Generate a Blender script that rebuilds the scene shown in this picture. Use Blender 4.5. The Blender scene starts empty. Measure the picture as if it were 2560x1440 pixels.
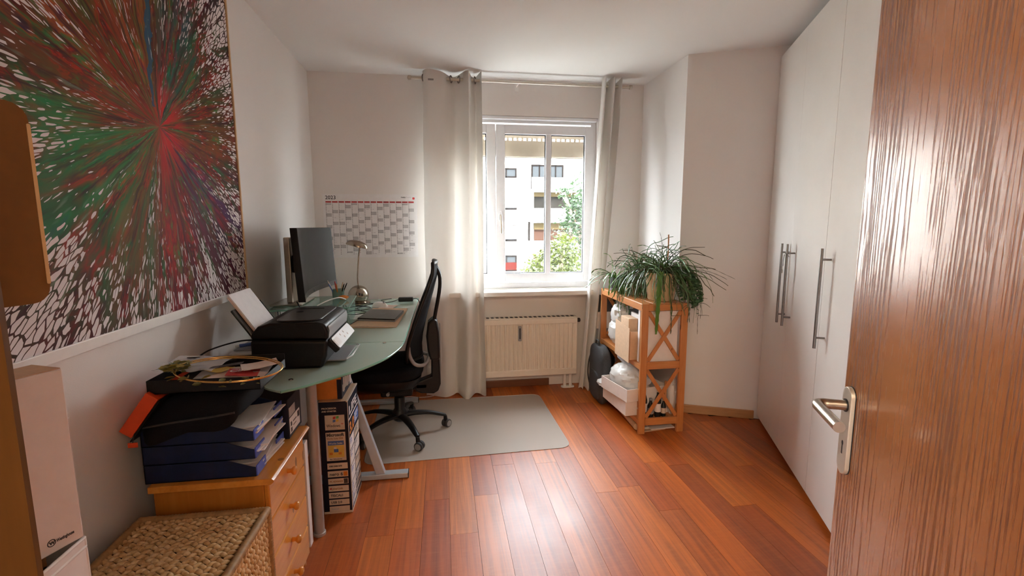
import bpy, bmesh, math, random
from mathutils import Vector as V, Matrix, noise
R = math.radians
rnd = random.Random(11)
scene = bpy.context.scene
COL = scene.collection

# ---------------------------------------------------------------- camera, world, sun, exposure
cam_d = bpy.data.cameras.new('camera')
cam = bpy.data.objects.new('camera', cam_d)
COL.objects.link(cam)
cam_d.sensor_width = 36.0
cam_d.lens = 1171.5 * 36.0 / 2560.0
cam_d.clip_start = 0.02
cam_d.clip_end = 300
YAW, PITCH, ROLL, CAM_Z = 0.1457, 0.1325, -0.002, 1.364
fwd = V((math.sin(YAW) * math.cos(PITCH), math.cos(YAW) * math.cos(PITCH), -math.sin(PITCH)))
rgt = V((math.cos(YAW), -math.sin(YAW), 0))
upv = rgt.cross(fwd)
r2 = math.cos(ROLL) * rgt + math.sin(ROLL) * upv
u2 = -math.sin(ROLL) * rgt + math.cos(ROLL) * upv
cam.matrix_world = Matrix(((r2.x, u2.x, -fwd.x, 0), (r2.y, u2.y, -fwd.y, 0), (r2.z, u2.z, -fwd.z, CAM_Z), (0, 0, 0, 1)))
scene.camera = cam

world = bpy.data.worlds.new('sky')
scene.world = world
world.use_nodes = True
bg = world.node_tree.nodes['Background']
bg.inputs['Color'].default_value = (0.87, 0.945, 1.0, 1)
bg.inputs['Strength'].default_value = 1.0

sun_d = bpy.data.lights.new('sun', 'SUN')
sun = bpy.data.objects.new('sun', sun_d)
COL.objects.link(sun)
sun_d.energy = 0.8
sun_d.angle = R(2)
sun_d.color = (1.0, 0.94, 0.84)
sun.rotation_euler = (R(52), 0, R(-25))      # from behind the camera onto the block across the yard

pt_d = bpy.data.lights.new('window_portal', 'AREA')
pt = bpy.data.objects.new('window_portal', pt_d)
COL.objects.link(pt)
pt_d.shape = 'RECTANGLE'
pt_d.size, pt_d.size_y = 1.42, 1.36
pt.location = (0.58, 4.16, 1.53)
pt.rotation_euler = (R(-90), 0, 0)
pt_d.cycles.is_portal = True

hl_d = bpy.data.lights.new('hallway_fill', 'POINT')  # added warm fill behind the camera, no fixture stands there
hl = bpy.data.objects.new('hallway_fill', hl_d)
COL.objects.link(hl)
hl.location = (-0.25, -1.05, 2.25)
hl_d.energy = 2.6
hl_d.shadow_soft_size = .16
hl_d.color = (1.0, .77, .52)

scene.view_settings.view_transform = 'Standard'
scene.view_settings.look = 'None'
scene.view_settings.gamma = 1.0
scene.view_settings.use_curve_mapping = False
scene.view_settings.exposure = 5.22
scene.cycles.use_denoising = True
scene.cycles.max_bounces = 14
scene.cycles.diffuse_bounces = 8
scene.cycles.transparent_max_bounces = 16
scene.cycles.caustics_reflective = False
scene.cycles.caustics_refractive = False

# ---------------------------------------------------------------- room numbers (metres)
XL, YB, XC, YC, CE = -0.97, 3.825, 1.657, 3.116, 2.5
A2 = V((0.3942, 0.9190, 0))       # along the wardrobe, away from the door
B2 = V((0.9190, -0.3942, 0))      # into the wardrobe
WE = V((2.174, 2.894, 0))         # far end of the wardrobe front
def ab(a, b, z=0.0):
    p = A2 * a + B2 * b
    return V((p.x, p.y, z))
M_AB = Matrix(((B2.x, A2.x, 0, 0), (B2.y, A2.y, 0, 0), (0, 0, 1, 0), (0, 0, 0, 1)))   # local x = b, y = a

# ---------------------------------------------------------------- helpers
WM = {}

class MB:
    def __init__(s):
        s.v, s.f, s.m = [], [], []
    def add(s, vs, fs, mi=0, M=None):
        o = len(s.v)
        s.v += [(M @ V(p)) if M else V(p) for p in vs]
        for f in fs:
            s.f.append([i + o for i in f]); s.m.append(mi)
        return s
    def box(s, x0, x1, y0, y1, z0, z1, M=None, mi=0):
        vs = [(x, y, z) for z in (z0, z1) for y in (y0, y1) for x in (x0, x1)]
        return s.add(vs, [(0, 2, 3, 1), (4, 5, 7, 6), (0, 1, 5, 4), (2, 6, 7, 3), (0, 4, 6, 2), (1, 3, 7, 5)], mi, M)
    def prism(s, poly, h0, h1, axis='z', M=None, mi=0):
        def m(p, h):
            return {'z': (p[0], p[1], h), 'x': (h, p[0], p[1]), 'y': (p[0], h, p[1])}[axis]
        n = len(poly)
        vs = [m(p, h0) for p in poly] + [m(p, h1) for p in poly]
        fs = [tuple(range(n))[::-1], tuple(range(n, 2 * n))]
        fs += [(i, (i + 1) % n, n + (i + 1) % n, n + i) for i in range(n)]
        return s.add(vs, fs, mi, M)
    def tube(s, pts, r, n=8, closed=False, cap=True, mi=0, M=None, flat=1.0):
        pts = [V(p) for p in pts]
        k = len(pts)
        rs = r if isinstance(r, (list, tuple)) else [r] * k
        vs, fs = [], []
        t0 = (pts[1] - pts[0]).normalized()
        ref = V((0, 0, 1)) if abs(t0.z) < .9 else V((1, 0, 0))
        nrm = (ref - t0 * ref.dot(t0)).normalized()
        for i in range(k):
            if closed:
                t = pts[(i + 1) % k] - pts[i - 1]
            else:
                t = pts[min(i + 1, k - 1)] - pts[max(i - 1, 0)]
            t = t.normalized() if t.length > 1e-9 else t0
            nrm = nrm - t * nrm.dot(t)
            nrm = nrm.normalized() if nrm.length > 1e-6 else t.orthogonal().normalized()
            b = t.cross(nrm)
            for j in range(n):
                a = 2 * math.pi * j / n
                vs.append(pts[i] + (nrm * math.cos(a) * flat + b * math.sin(a)) * rs[i])
        for i in range(k if closed else k - 1):
            for j in range(n):
                a, b_ = i * n + j, i * n + (j + 1) % n
                c, d = ((i + 1) % k) * n + (j + 1) % n, ((i + 1) % k) * n + j
                fs.append((a, b_, c, d))
        if cap and not closed:
            fs.append(tuple(range(n))[::-1]); fs.append(tuple(range((k - 1) * n, k * n)))
        return s.add(vs, fs, mi, M)
    def lathe(s, prof, loc=(0, 0, 0), n=24, M=None, mi=0, cap=True):
        T = Matrix.Translation(V(loc))
        M = (M @ T) if M else T
        vs, fs, k = [], [], len(prof)
        for (r, z) in prof:
            for j in range(n):
                a = 2 * math.pi * j / n
                vs.append((r * math.cos(a), r * math.sin(a), z))
        for i in range(k - 1):
            for j in range(n):
                fs.append((i * n + j, i * n + (j + 1) % n, (i + 1) * n + (j + 1) % n, (i + 1) * n + j))
        if cap:
            fs.append(tuple(range(n))[::-1]); fs.append(tuple(range((k - 1) * n, k * n)))
        return s.add(vs, fs, mi, M)
    def grid(s, fn, nu, nv, mi=0, M=None, wrap=False):
        vs = [fn(i / nu, j / nv) for j in range(nv + 1) for i in range(nu + (0 if wrap else 1))]
        w = nu if wrap else nu + 1
        fs = []
        for j in range(nv):
            for i in range(nu):
                a, b = j * w + i, j * w + (i + 1) % w
                fs.append((a, b, b + w, a + w))
        return s.add(vs, fs, mi, M)
    def sheet(s, fn, nu, nv, th, mi=0, M=None):
        """a thin closed sheet: fn(u, v) is the surface, th the offset vector"""
        th = V(th)
        top = [V(fn(i / nu, j / nv)) for j in range(nv + 1) for i in range(nu + 1)]
        w, n = nu + 1, (nu + 1) * (nv + 1)
        fs = []
        for j in range(nv):
            for i in range(nu):
                a = j * w + i
                fs.append((a, a + 1, a + 1 + w, a + w)); fs.append((n + a, n + a + w, n + a + 1 + w, n + a + 1))
        bd = [i for i in range(w)] + [j * w + nu for j in range(1, nv + 1)] + [nv * w + i for i in range(nu - 1, -1, -1)] + [j * w for j in range(nv - 1, 0, -1)]
        for q in range(len(bd)):
            a, b = bd[q], bd[(q + 1) % len(bd)]
            fs.append((a, n + a, n + b, b))
        return s.add(top + [p + th for p in top], fs, mi, M)
    def blob(s, c, r, seed=0, amp=.12, fr=2.2, nu=20, nv=12, p=1.0, ridge=False, M=None, mi=0):
        c = V(c)
        def sg(x, e):
            return math.copysign(abs(x) ** e, x)
        def fn(u, v):
            a, b = 2 * math.pi * u, math.pi * (v - .5)
            d = V((sg(math.cos(b), p) * sg(math.cos(a), p), sg(math.cos(b), p) * sg(math.sin(a), p), sg(math.sin(b), p)))
            q = d * fr + V((seed * 7.3, seed * 3.1, seed))
            k = noise.noise(q)
            if ridge:
                k = (1 - 2 * abs(k)) * .7 + (1 - 2 * abs(noise.noise(q * 2.3))) * .3 - .5
            k = 1 + amp * k
            return c + V((d.x * r[0], d.y * r[1], d.z * r[2])) * k
        return s.grid(fn, nu, nv, mi, M, wrap=True)
    def build(s, name, mats, parent=None, bevel=0.0, smooth=35, seg=2, local=False, kind=None, label=None, recalc=True):
        me = bpy.data.meshes.new(name)
        vs = s.v
        if parent is not None and not local:
            inv = WM[parent].inverted()
            vs = [inv @ p for p in s.v]
        me.from_pydata([tuple(p) for p in vs], [], s.f)
        mats = mats if isinstance(mats, (list, tuple)) else [mats]
        for m in mats:
            me.materials.append(m)
        if len(mats) > 1:
            me.polygons.foreach_set('material_index', s.m)
        if recalc:
            bm = bmesh.new(); bm.from_mesh(me)
            bmesh.ops.recalc_face_normals(bm, faces=bm.faces)
            bm.to_mesh(me); bm.free()
        if smooth:
            me.polygons.foreach_set('use_smooth', [True] * len(me.polygons))
            me.set_sharp_from_angle(angle=R(smooth))
        me.update()
        o = bpy.data.objects.new(name, me)
        COL.objects.link(o)
        if parent is not None:
            o.parent = parent
            WM[o] = WM[parent]
        else:
            WM[o] = Matrix.Identity(4)
        if bevel:
            b = o.modifiers.new('bevel', 'BEVEL'); b.width = bevel; b.segments = seg; b.limit_method = 'ANGLE'; b.angle_limit = R(40)
        if kind: o['kind'] = kind
        if label: o['label'] = label
        return o

def tag(o, label=None, cat=None, group=None, kind=None):
    if label: o['label'] = label
    if cat: o['category'] = cat
    if group: o['group'] = group
    if kind: o['kind'] = kind
    return o
def thing(name, label, cat, loc=(0, 0, 0), rotz=0.0, group=None):
    o = bpy.data.objects.new(name, None)
    COL.objects.link(o)
    o.empty_display_size = .05
    o.location = loc; o.rotation_euler = (0, 0, rotz)
    WM[o] = Matrix.Translation(V(loc)) @ Matrix.Rotation(rotz, 4, 'Z')
    return tag(o, label, cat, group)
def structure(name, label=None):
    o = bpy.data.objects.new(name, None)
    COL.objects.link(o); WM[o] = Matrix.Identity(4)
    o['kind'] = 'structure'
    if label: o['label'] = label
    return o
def dup(root, loc, rotz, label, group=None):
    r = root.copy(); COL.objects.link(r); r.location = loc; r.rotation_euler = (0, 0, rotz)
    r['label'] = label
    if group: r['group'] = group
    for ch in list(root.children):
        c = ch.copy(); COL.objects.link(c); c.parent = r
        for g in list(ch.children):
            d = g.copy(); COL.objects.link(d); d.parent = c
    return r
def rrect(x0, x1, y0, y1, r, n=5):
    out = []
    for cx, cy, a0 in ((x1 - r, y0 + r, -90), (x1 - r, y1 - r, 0), (x0 + r, y1 - r, 90), (x0 + r, y0 + r, 180)):
        for i in range(n + 1):
            a = R(a0 + 90 * i / n)
            out.append((cx + r * math.cos(a), cy + r * math.sin(a)))
    return out
def spline(pts, per=6):
    pts = [V(p) for p in pts]
    out = []
    for i in range(len(pts) - 1):
        p0, p1, p2, p3 = pts[max(i - 1, 0)], pts[i], pts[i + 1], pts[min(i + 2, len(pts) - 1)]
        for k in range(per):
            t = k / per
            out.append(.5 * ((2 * p1) + (p2 - p0) * t + (2 * p0 - 5 * p1 + 4 * p2 - p3) * t * t + (3 * p1 - p0 - 3 * p2 + p3) * t ** 3))
    out.append(pts[-1])
    return out
def frame(o, x, y):
    """placement matrix: text x axis, text y axis, origin"""
    x, y = V(x).normalized(), V(y).normalized()
    z = x.cross(y)
    return Matrix(((x.x, y.x, z.x, o[0]), (x.y, y.y, z.y, o[1]), (x.z, y.z, z.z, o[2]), (0, 0, 0, 1)))
def text(s, size, F, m, parent, name='lettering', bold=0.0, align='LEFT', width=None, shear=0.0):
    cu = bpy.data.curves.new('txt', 'FONT')
    cu.body = s; cu.size = size; cu.align_x = align; cu.offset = bold; cu.resolution_u = 3; cu.shear = shear
    o = bpy.data.objects.new('txt', cu)
    COL.objects.link(o)
    dg = bpy.context.evaluated_depsgraph_get()
    me = bpy.data.meshes.new_from_object(o.evaluated_get(dg))
    bpy.data.objects.remove(o); bpy.data.curves.remove(cu)
    if width and len(me.vertices):
        xs = [v.co.x for v in me.vertices]; w = max(xs) - min(xs)
        k = width / w
        for v in me.vertices: v.co.x *= k
    T = WM[parent].inverted() @ F
    me.transform(T)
    me.materials.clear(); me.materials.append(m)
    me.name = name
    t = bpy.data.objects.new(name, me)
    COL.objects.link(t); t.parent = parent; WM[t] = WM[parent]
    return t

# ---------------------------------------------------------------- materials
class NT:
    def __init__(s, name):
        s.m = bpy.data.materials.new(name); s.m.use_nodes = True
        s.t = s.m.node_tree; s.N = s.t.nodes
        s.b = s.N['Principled BSDF']; s.out = s.N['Material Output']
    def n(s, typ, **kw):
        x = s.N.new(typ)
        for k, v in kw.items(): setattr(x, k, v)
        return x
    def l(s, a, b):
        s.t.links.new(a, b)
    def val(s, sock, v):
        if hasattr(v, 'is_output') or isinstance(v, bpy.types.NodeSocket): s.l(v, sock)
        else: sock.default_value = v
    def math(s, op, a, b=None, c=None, clamp=False):
        x = s.n('ShaderNodeMath', operation=op, use_clamp=clamp)
        s.val(x.inputs[0], a)
        if b is not None: s.val(x.inputs[1], b)
        if c is not None: s.val(x.inputs[2], c)
        return x.outputs[0]
    def mapping(s, scale, coord='Object', loc=None):
        tc = s.n('ShaderNodeTexCoord'); mp = s.n('ShaderNodeMapping')
        s.l(tc.outputs[coord], mp.inputs[0]); mp.inputs['Scale'].default_value = scale
        if loc is not None: s.val(mp.inputs['Location'], loc)
        return mp.outputs[0]
    def noise(s, vec, scale=5.0, detail=3.0, rough=.55, dist=0.0):
        x = s.n('ShaderNodeTexNoise')
        if vec is not None: s.l(vec, x.inputs['Vector'])
        x.inputs['Scale'].default_value = scale; x.inputs['Detail'].default_value = detail
        x.inputs['Roughness'].default_value = rough; x.inputs['Distortion'].default_value = dist
        return x.outputs[0], x.outputs[1]
    def ramp(s, f, stops, interp='LINEAR'):
        x = s.n('ShaderNodeValToRGB'); s.l(f, x.inputs[0])
        e = x.color_ramp.elements; x.color_ramp.interpolation = interp
        e[0].position, e[0].color = stops[0][0], (*stops[0][1], 1)
        e[1].position, e[1].color = stops[-1][0], (*stops[-1][1], 1)
        for p, c in stops[1:-1]:
            q = e.new(p); q.color = (*c, 1)
        return x.outputs[0]
    def mix(s, f, a, b, typ='MIX'):
        x = s.n('ShaderNodeMix', data_type='RGBA', blend_type=typ)
        s.val(x.inputs[0], f)
        for i, v in ((6, a), (7, b)):
            if isinstance(v, tuple): x.inputs[i].default_value = (*v, 1) if len(v) == 3 else v
            else: s.l(v, x.inputs[i])
        return x.outputs[2]
    def bump(s, h, strength=.3, dist=.002):
        x = s.n('ShaderNodeBump'); s.l(h, x.inputs['Height'])
        x.inputs['Strength'].default_value = strength; x.inputs['Distance'].default_value = dist
        s.l(x.outputs[0], s.b.inputs['Normal'])
        return x.outputs[0]
    def p(s, **kw):
        for k, v in kw.items():
            k = {'base': 'Base Color', 'rough': 'Roughness', 'metal': 'Metallic', 'coat': 'Coat Weight', 'coatr': 'Coat Roughness',
                 'alpha': 'Alpha', 'trans': 'Transmission Weight', 'ior': 'IOR', 'sheen': 'Sheen Weight', 'spec': 'Specular IOR Level'}[k]
            if isinstance(v, tuple) and len(v) == 3: v = (*v, 1)
            s.val(s.b.inputs[k], v)
        return s

def plain(name, col, rough=.5, metal=0.0, var=.06, scale=30.0, bump=0.0, coat=0.0, spec=.5):
    """one colour with a little procedural unevenness in tone and gloss"""
    t = NT(name)
    f, _ = t.noise(t.mapping((1, 1, 1)), scale, 3)
    lo = tuple(max(0, c * (1 - var)) for c in col); hi = tuple(min(1, c * (1 + var)) for c in col)
    t.p(base=t.ramp(f, [(.3, lo), (.7, hi)]), metal=metal, coat=coat, spec=spec)
    t.p(rough=t.math('MULTIPLY_ADD', f, .12, max(0.02, rough - .06)))
    if bump: t.bump(f, bump, .001)
    return t.m

def wood(name, stops, scale=(12, 12, 1.2), rough=.4, ring=3.0, knots=False, bump=.15, coat=0.0):
    t = NT(name)
    vec = t.mapping(scale)
    oi = t.n('ShaderNodeObjectInfo')
    add = t.n('ShaderNodeVectorMath', operation='ADD'); t.l(vec, add.inputs[0])
    cb = t.n('ShaderNodeCombineXYZ'); rr = t.math('MULTIPLY', oi.outputs['Random'], 37.0)
    for i in range(3): t.l(rr, cb.inputs[i])
    t.l(cb.outputs[0], add.inputs[1])
    f1, _ = t.noise(add.outputs[0], ring, 5, .6, .8)
    w = t.n('ShaderNodeTexNoise'); t.l(add.outputs[0], w.inputs['Vector']); w.inputs['Scale'].default_value = ring * 6; w.inputs['Detail'].default_value = 3
    f = t.math('MULTIPLY_ADD', w.outputs[0], .35, t.math('MULTIPLY', f1, .65))
    c = t.ramp(f, stops)
    if knots:
        vo = t.n('ShaderNodeTexVoronoi'); t.l(t.mapping((6, 6, 3.2)), vo.inputs['Vector']); vo.inputs['Scale'].default_value = 1.6
        k = t.math('LESS_THAN', vo.outputs['Distance'], .10)
        c = t.mix(t.math('MULTIPLY', k, .75), c, tuple(x * .3 for x in stops[0][1]))
    t.p(base=c, rough=rough, coat=coat)
    t.bump(f, bump, .001)
    return t.m

def glassy(name, col, clear, rough=.05, tint=None):
    """thin pane: clear share goes straight through, the rest is a glossy body of the given colour"""
    t = NT(name)
    t.p(base=col, rough=rough)
    tr = t.n('ShaderNodeBsdfTransparent'); tr.inputs[0].default_value = (*(tint or (1, 1, 1)), 1)
    mx = t.n('ShaderNodeMixShader'); mx.inputs[0].default_value = clear
    t.l(t.b.outputs[0], mx.inputs[1]); t.l(tr.outputs[0], mx.inputs[2]); t.l(mx.outputs[0], t.out.inputs[0])
    return t.m

def cloth(name, col, through=.4, bump=.25):
    t = NT(name)
    f, _ = t.noise(t.mapping((1, 1, .6)), 160, 2)
    t.p(base=col, rough=.85); nrm = t.bump(f, bump, .0006)
    tl = t.n('ShaderNodeBsdfTranslucent'); tl.inputs[0].default_value = (*col, 1)
    mx = t.n('ShaderNodeMixShader'); mx.inputs[0].default_value = through
    t.l(t.b.outputs[0], mx.inputs[1]); t.l(tl.outputs[0], mx.inputs[2]); t.l(mx.outputs[0], t.out.inputs[0])
    return t.m

M = {}
def _wall(name, col):
    t = NT(name)
    f, _ = t.noise(t.mapping((1, 1, 1)), 260, 3)
    g, _ = t.noise(t.mapping((1, 1, 1)), 1.5, 2)
    t.p(base=t.ramp(g, [(.3, tuple(c * .97 for c in col)), (.7, col)]), rough=.9, spec=.2)
    t.bump(f, .25, .0015)
    return t.m
M['wall'] = _wall('wall_paint', (.80, .765, .735))
M['ceiling'] = _wall('ceiling_paint', (.82, .81, .79))
M['facade'] = _wall('facade_render', (.80, .775, .73))
M['white_frame'] = plain('white_window_frame', (.80, .81, .83), .3, var=.02)
M['white_gloss'] = plain('white_painted_trim', (.82, .80, .77), .35, var=.02)
M['wardrobe'] = plain('cream_white_foil', (.80, .775, .73), .34, var=.02, scale=6)
M['radiator'] = plain('radiator_enamel', (.78, .70, .60), .4, var=.02)
M['steel'] = plain('brushed_steel', (.27, .25, .235), .34, 1.0, .08, 60)
M['nickel'] = plain('satin_nickel', (.50, .44, .37), .3, 1.0, .05, 80)
M['lamp_metal'] = plain('dark_brushed_nickel', (.36, .30, .235), .22, 1.0, .05, 80)
M['plate'] = plain('matt_nickel_plate', (.60, .56, .49), .45, .7, .04, 80)
M['chrome'] = plain('polished_steel', (.72, .70, .66), .14, 1.0, .04, 20)
M['grey_metal'] = plain('silver_grey_lacquer', (.50, .53, .57), .42, .35, .04)
M['leg_metal'] = plain('desk_leg_lacquer', (.42, .39, .38), .42, .4, .05)
M['black'] = plain('black_plastic', (.008, .008, .009), .42, var=.25, scale=200, spec=.28)
M['black_gloss'] = plain('black_gloss_plastic', (.02, .02, .02), .16, var=.1)
M['black_brown'] = plain('brushed_dark_lid', (.032, .027, .024), .3, var=.12, scale=120, spec=.35)
M['black_fabric'] = plain('black_upholstery', (.007, .008, .011), .85, var=.4, scale=300, bump=.4, spec=.15)
M['grey_fabric'] = plain('charcoal_nylon', (.045, .047, .052), .85, var=.3, scale=180, bump=.4)
M['grey_plastic'] = plain('grey_plastic', (.28, .28, .29), .4, var=.06)
M['screen'] = plain('dark_screen', (.016, .0155, .0145), .34, var=.15, scale=8, spec=.16)
M['paper'] = plain('white_paper', (.80, .78, .78), .8, var=.03)
M['pink_paper'] = plain('warm_paper', (.72, .56, .48), .8, var=.05)
M['grey_print'] = plain('grey_print', (.47, .45, .46), .8, var=.08)
M['dark_print'] = plain('dark_print', (.06, .055, .06), .8, var=.1)
M['red_print'] = plain('red_print', (.55, .05, .05), .7, var=.08)
M['kraft'] = plain('kraft_board', (.62, .42, .27), .8, var=.06, scale=50)
M['kraft_dark'] = plain('kraft_board_core', (.36, .17, .07), .8, var=.08, scale=50)
M['white_card'] = plain('white_card', (.78, .72, .69), .75, var=.03)
M['blue_plastic'] = plain('navy_tray_plastic', (.009, .017, .060), .4, var=.15, spec=.25)
M['blue_label'] = plain('blue_tab_plastic', (.06, .10, .48), .35, var=.1)
M['orange'] = plain('red_orange_plastic', (.72, .07, .012), .5, var=.08)
M['orange_card'] = plain('orange_card', (.68, .22, .03), .6, var=.08)
M['navy_card'] = plain('navy_card', (.009, .010, .026), .45, var=.15, spec=.3)
M['beige_print'] = plain('beige_print', (.66, .54, .43), .65, var=.05)
M['yellow_print'] = plain('yellow_print', (.72, .48, .10), .65, var=.06)
M['blue_print'] = plain('blue_print', (.08, .15, .42), .6, var=.08)
M['green_print'] = plain('green_print', (.12, .42, .10), .6, var=.08)
M['pot'] = plain('beige_glazed_pot', (.66, .50, .30), .45, var=.06, scale=12)
M['pot_pale'] = plain('pale_pot', (.70, .60, .54), .5, var=.06, scale=12)
M['pot_grey'] = plain('grey_nursery_pot', (.08, .09, .10), .5, var=.1)
M['soil'] = plain('potting_soil', (.03, .02, .013), .95, var=.5, scale=90, bump=.8)
M['gold'] = plain('brass_ring', (.80, .52, .18), .25, 1.0, .05)
M['wall_cabinet'] = plain('brown_stained_board', (.17, .070, .014), .6, var=.1, scale=60)
M['pale_edge'] = plain('pale_board_edge', (.62, .42, .22), .6, var=.06)
M['rubber'] = plain('dark_rubber', (.03, .03, .032), .6, var=.2)
M['plastic_bag'] = glassy('thin_white_bag', (.80, .79, .76), .30, .25)
M['clear_film'] = glassy('clear_film', (.80, .80, .82), .55, .12)
M['pane'] = glassy('window_glass', (.5, .55, .55), .93, .02)
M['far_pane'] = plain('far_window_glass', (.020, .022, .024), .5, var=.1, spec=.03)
M['recess_shade'] = plain('painted_balcony_shade', (.008, .007, .006), .8, var=.3, scale=1, spec=.03)  # near-black colour stands for the shade inside the balconies, on solid slabs
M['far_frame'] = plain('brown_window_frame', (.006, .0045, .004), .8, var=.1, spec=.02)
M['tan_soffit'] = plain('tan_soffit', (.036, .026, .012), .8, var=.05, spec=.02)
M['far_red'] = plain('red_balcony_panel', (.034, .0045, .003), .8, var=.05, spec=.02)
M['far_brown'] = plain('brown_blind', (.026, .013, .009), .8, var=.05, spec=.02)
M['shutter'] = plain('shutter_slat', (.42, .34, .25), .6, var=.05)
M['desk_glass'] = glassy('frosted_green_glass', (.47, .60, .52), .16, .12, (.75, .9, .82))
M['riser_glass'] = glassy('clear_green_glass', (.30, .46, .40), .38, .06, (.72, .92, .84))
M['glass_edge'] = plain('green_glass_edge', (.20, .42, .33), .15, var=.05)
M['mat_plastic'] = glassy('milky_floor_mat', (.70, .66, .61), .57, .36, (.88, .84, .80))
M['curtain'] = cloth('white_curtain_cloth', (.84, .82, .79), .32)
M['pine'] = wood('orange_pine', [(.25, (.40, .135, .034)), (.5, (.51, .195, .055)), (.75, (.59, .26, .085))], (10, 10, .9), .42, 2.2, True)
M['pine_y'] = wood('orange_pine_lengthwise', [(.25, (.40, .135, .034)), (.5, (.51, .195, .055)), (.75, (.59, .26, .085))], (10, .9, 10), .42, 2.2, True)
M['pine_x'] = wood('orange_pine_crosswise', [(.25, (.40, .135, .034)), (.5, (.51, .195, .055)), (.75, (.59, .26, .085))], (.9, 10, 10), .42, 2.2, True)
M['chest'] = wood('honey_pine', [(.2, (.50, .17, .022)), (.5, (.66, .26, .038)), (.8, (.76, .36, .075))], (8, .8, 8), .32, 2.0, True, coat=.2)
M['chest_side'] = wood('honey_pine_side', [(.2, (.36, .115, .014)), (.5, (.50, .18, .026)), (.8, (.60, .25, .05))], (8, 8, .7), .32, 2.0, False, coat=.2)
M['frame_wood'] = wood('door_frame_veneer', [(.3, (.060, .024, .0045)), (.6, (.080, .034, .0065)), (.8, (.10, .043, .009))], (14, 14, .8), .42, 2.5)
M['skirting'] = wood('oak_skirting', [(.3, (.40, .20, .08)), (.6, (.50, .27, .12)), (.8, (.56, .33, .16))], (2, 2, 30), .4, 2)
M['skirting_dark'] = wood('red_brown_skirting', [(.3, (.13, .045, .02)), (.6, (.19, .07, .03)), (.8, (.24, .09, .04))], (1.5, 12, 30), .4, 2)
M['lath'] = wood('crate_wood', [(.3, (.42, .17, .06)), (.6, (.52, .24, .09)), (.8, (.60, .30, .13))], (1, 10, 10), .6, 2)

def _door():
    t = NT('oak_door_veneer')
    tc = t.n('ShaderNodeTexCoord')
    def st(sx, sz):
        mp = t.n('ShaderNodeMapping'); t.l(tc.outputs['Object'], mp.inputs[0]); mp.inputs['Scale'].default_value = (sx, sx, sz)
        return mp.outputs[0]
    f1, _ = t.noise(st(5, .5), 1.0, 1, .45, .1)
    f2, _ = t.noise(st(30, 1.2), 1.0, 2, .5)
    # cathedral figure: closely spaced growth lines bent by a long slow noise
    sp = t.n('ShaderNodeSeparateXYZ'); t.l(tc.outputs['Object'], sp.inputs[0])
    along = t.math('ADD', t.math('MULTIPLY', sp.outputs[0], .3942), t.math('MULTIPLY', sp.outputs[1], .919))
    ph = t.math('ADD', t.math('ADD', t.math('MULTIPLY', along, 95.0), t.math('MULTIPLY', f1, 19.0)), t.math('MULTIPLY', f2, 2.2))
    tri = t.math('ABSOLUTE', t.math('SUBTRACT', t.math('FRACT', ph), .5))       # 0 in the middle of a line, .5 between lines
    g, _ = t.noise(st(190, 7.0), 1.0, 3, .65)
    wide, _ = t.noise(st(9, .6), 1.0, 2, .5)
    line = t.math('ADD', t.math('MULTIPLY', t.math('SUBTRACT', .5, tri), .52), t.math('ADD', t.math('MULTIPLY', t.math('SUBTRACT', g, .5), .9), t.math('MULTIPLY', t.math('SUBTRACT', wide, .5), .45)))
    pore = t.ramp(line, [(.17, (0, 0, 0)), (.30, (1, 1, 1))])
    base = t.ramp(f1, [(.3, (.29, .108, .034)), (.55, (.36, .145, .047)), (.75, (.42, .18, .06))])
    c = t.mix(t.math('MULTIPLY', pore, .58), base, (.105, .028, .008))
    t.p(base=c, rough=t.math('MULTIPLY_ADD', pore, .25, .25), spec=.5)
    h = t.math('SUBTRACT', t.math('MULTIPLY', g, .4), pore)
    t.bump(h, .5, .0008)
    return t.m
M['door'] = _door()

def _floor():
    t = NT('jatoba_plank')
    oi = t.n('ShaderNodeObjectInfo')
    cb = t.n('ShaderNodeCombineXYZ'); rr = t.math('MULTIPLY', oi.outputs['Random'], 61.0)
    for i in range(3): t.l(rr, cb.inputs[i])
    def vec(sc):
        mp = t.n('ShaderNodeMapping'); tc = t.n('ShaderNodeTexCoord')
        t.l(tc.outputs['Object'], mp.inputs[0]); mp.inputs['Scale'].default_value = sc
        a = t.n('ShaderNodeVectorMath', operation='ADD'); t.l(mp.outputs[0], a.inputs[0]); t.l(cb.outputs[0], a.inputs[1])
        return a.outputs[0]
    grain, _ = t.noise(vec((38, 1.1, 1)), 1.0, 5, .65, .4)
    fine, _ = t.noise(vec((320, 8, 1)), 1.0, 3, .6)
    curl, _ = t.noise(vec((16, 95, 1)), 1.0, 2, .5, .8)
    tone = t.ramp(oi.outputs['Random'], [(0, (.36, .066, .008)), (.2, (.51, .115, .012)), (.42, (.62, .165, .020)), (.58, (.45, .090, .010)), (.74, (.28, .050, .008)), (.86, (.57, .140, .015)), (1, (.68, .22, .035))])
    dark = t.mix(.62, tone, (.10, .018, .005))
    lite = t.mix(.30, tone, (.68, .30, .11))
    c = t.mix(t.math('MULTIPLY', t.ramp(grain, [(.40, (0, 0, 0)), (.70, (1, 1, 1))]), .95), tone, dark)
    c = t.mix(t.math('MULTIPLY', t.ramp(curl, [(.45, (0, 0, 0)), (.75, (1, 1, 1))]), .22), c, lite)
    c = t.mix(t.math('MULTIPLY', t.ramp(fine, [(.55, (0, 0, 0)), (.75, (1, 1, 1))]), .35), c, dark)
    wear, _ = t.noise(vec((3, 2, 1)), 1.4, 4, .6)
    t.p(base=c, rough=t.math('MULTIPLY_ADD', wear, .20, .31), spec=.75)
    h = t.math('ADD', t.math('MULTIPLY', fine, .4), t.math('MULTIPLY', wear, .6))
    t.bump(h, .12, .0012)
    return t.m
M['floor'] = _floor()
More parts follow.
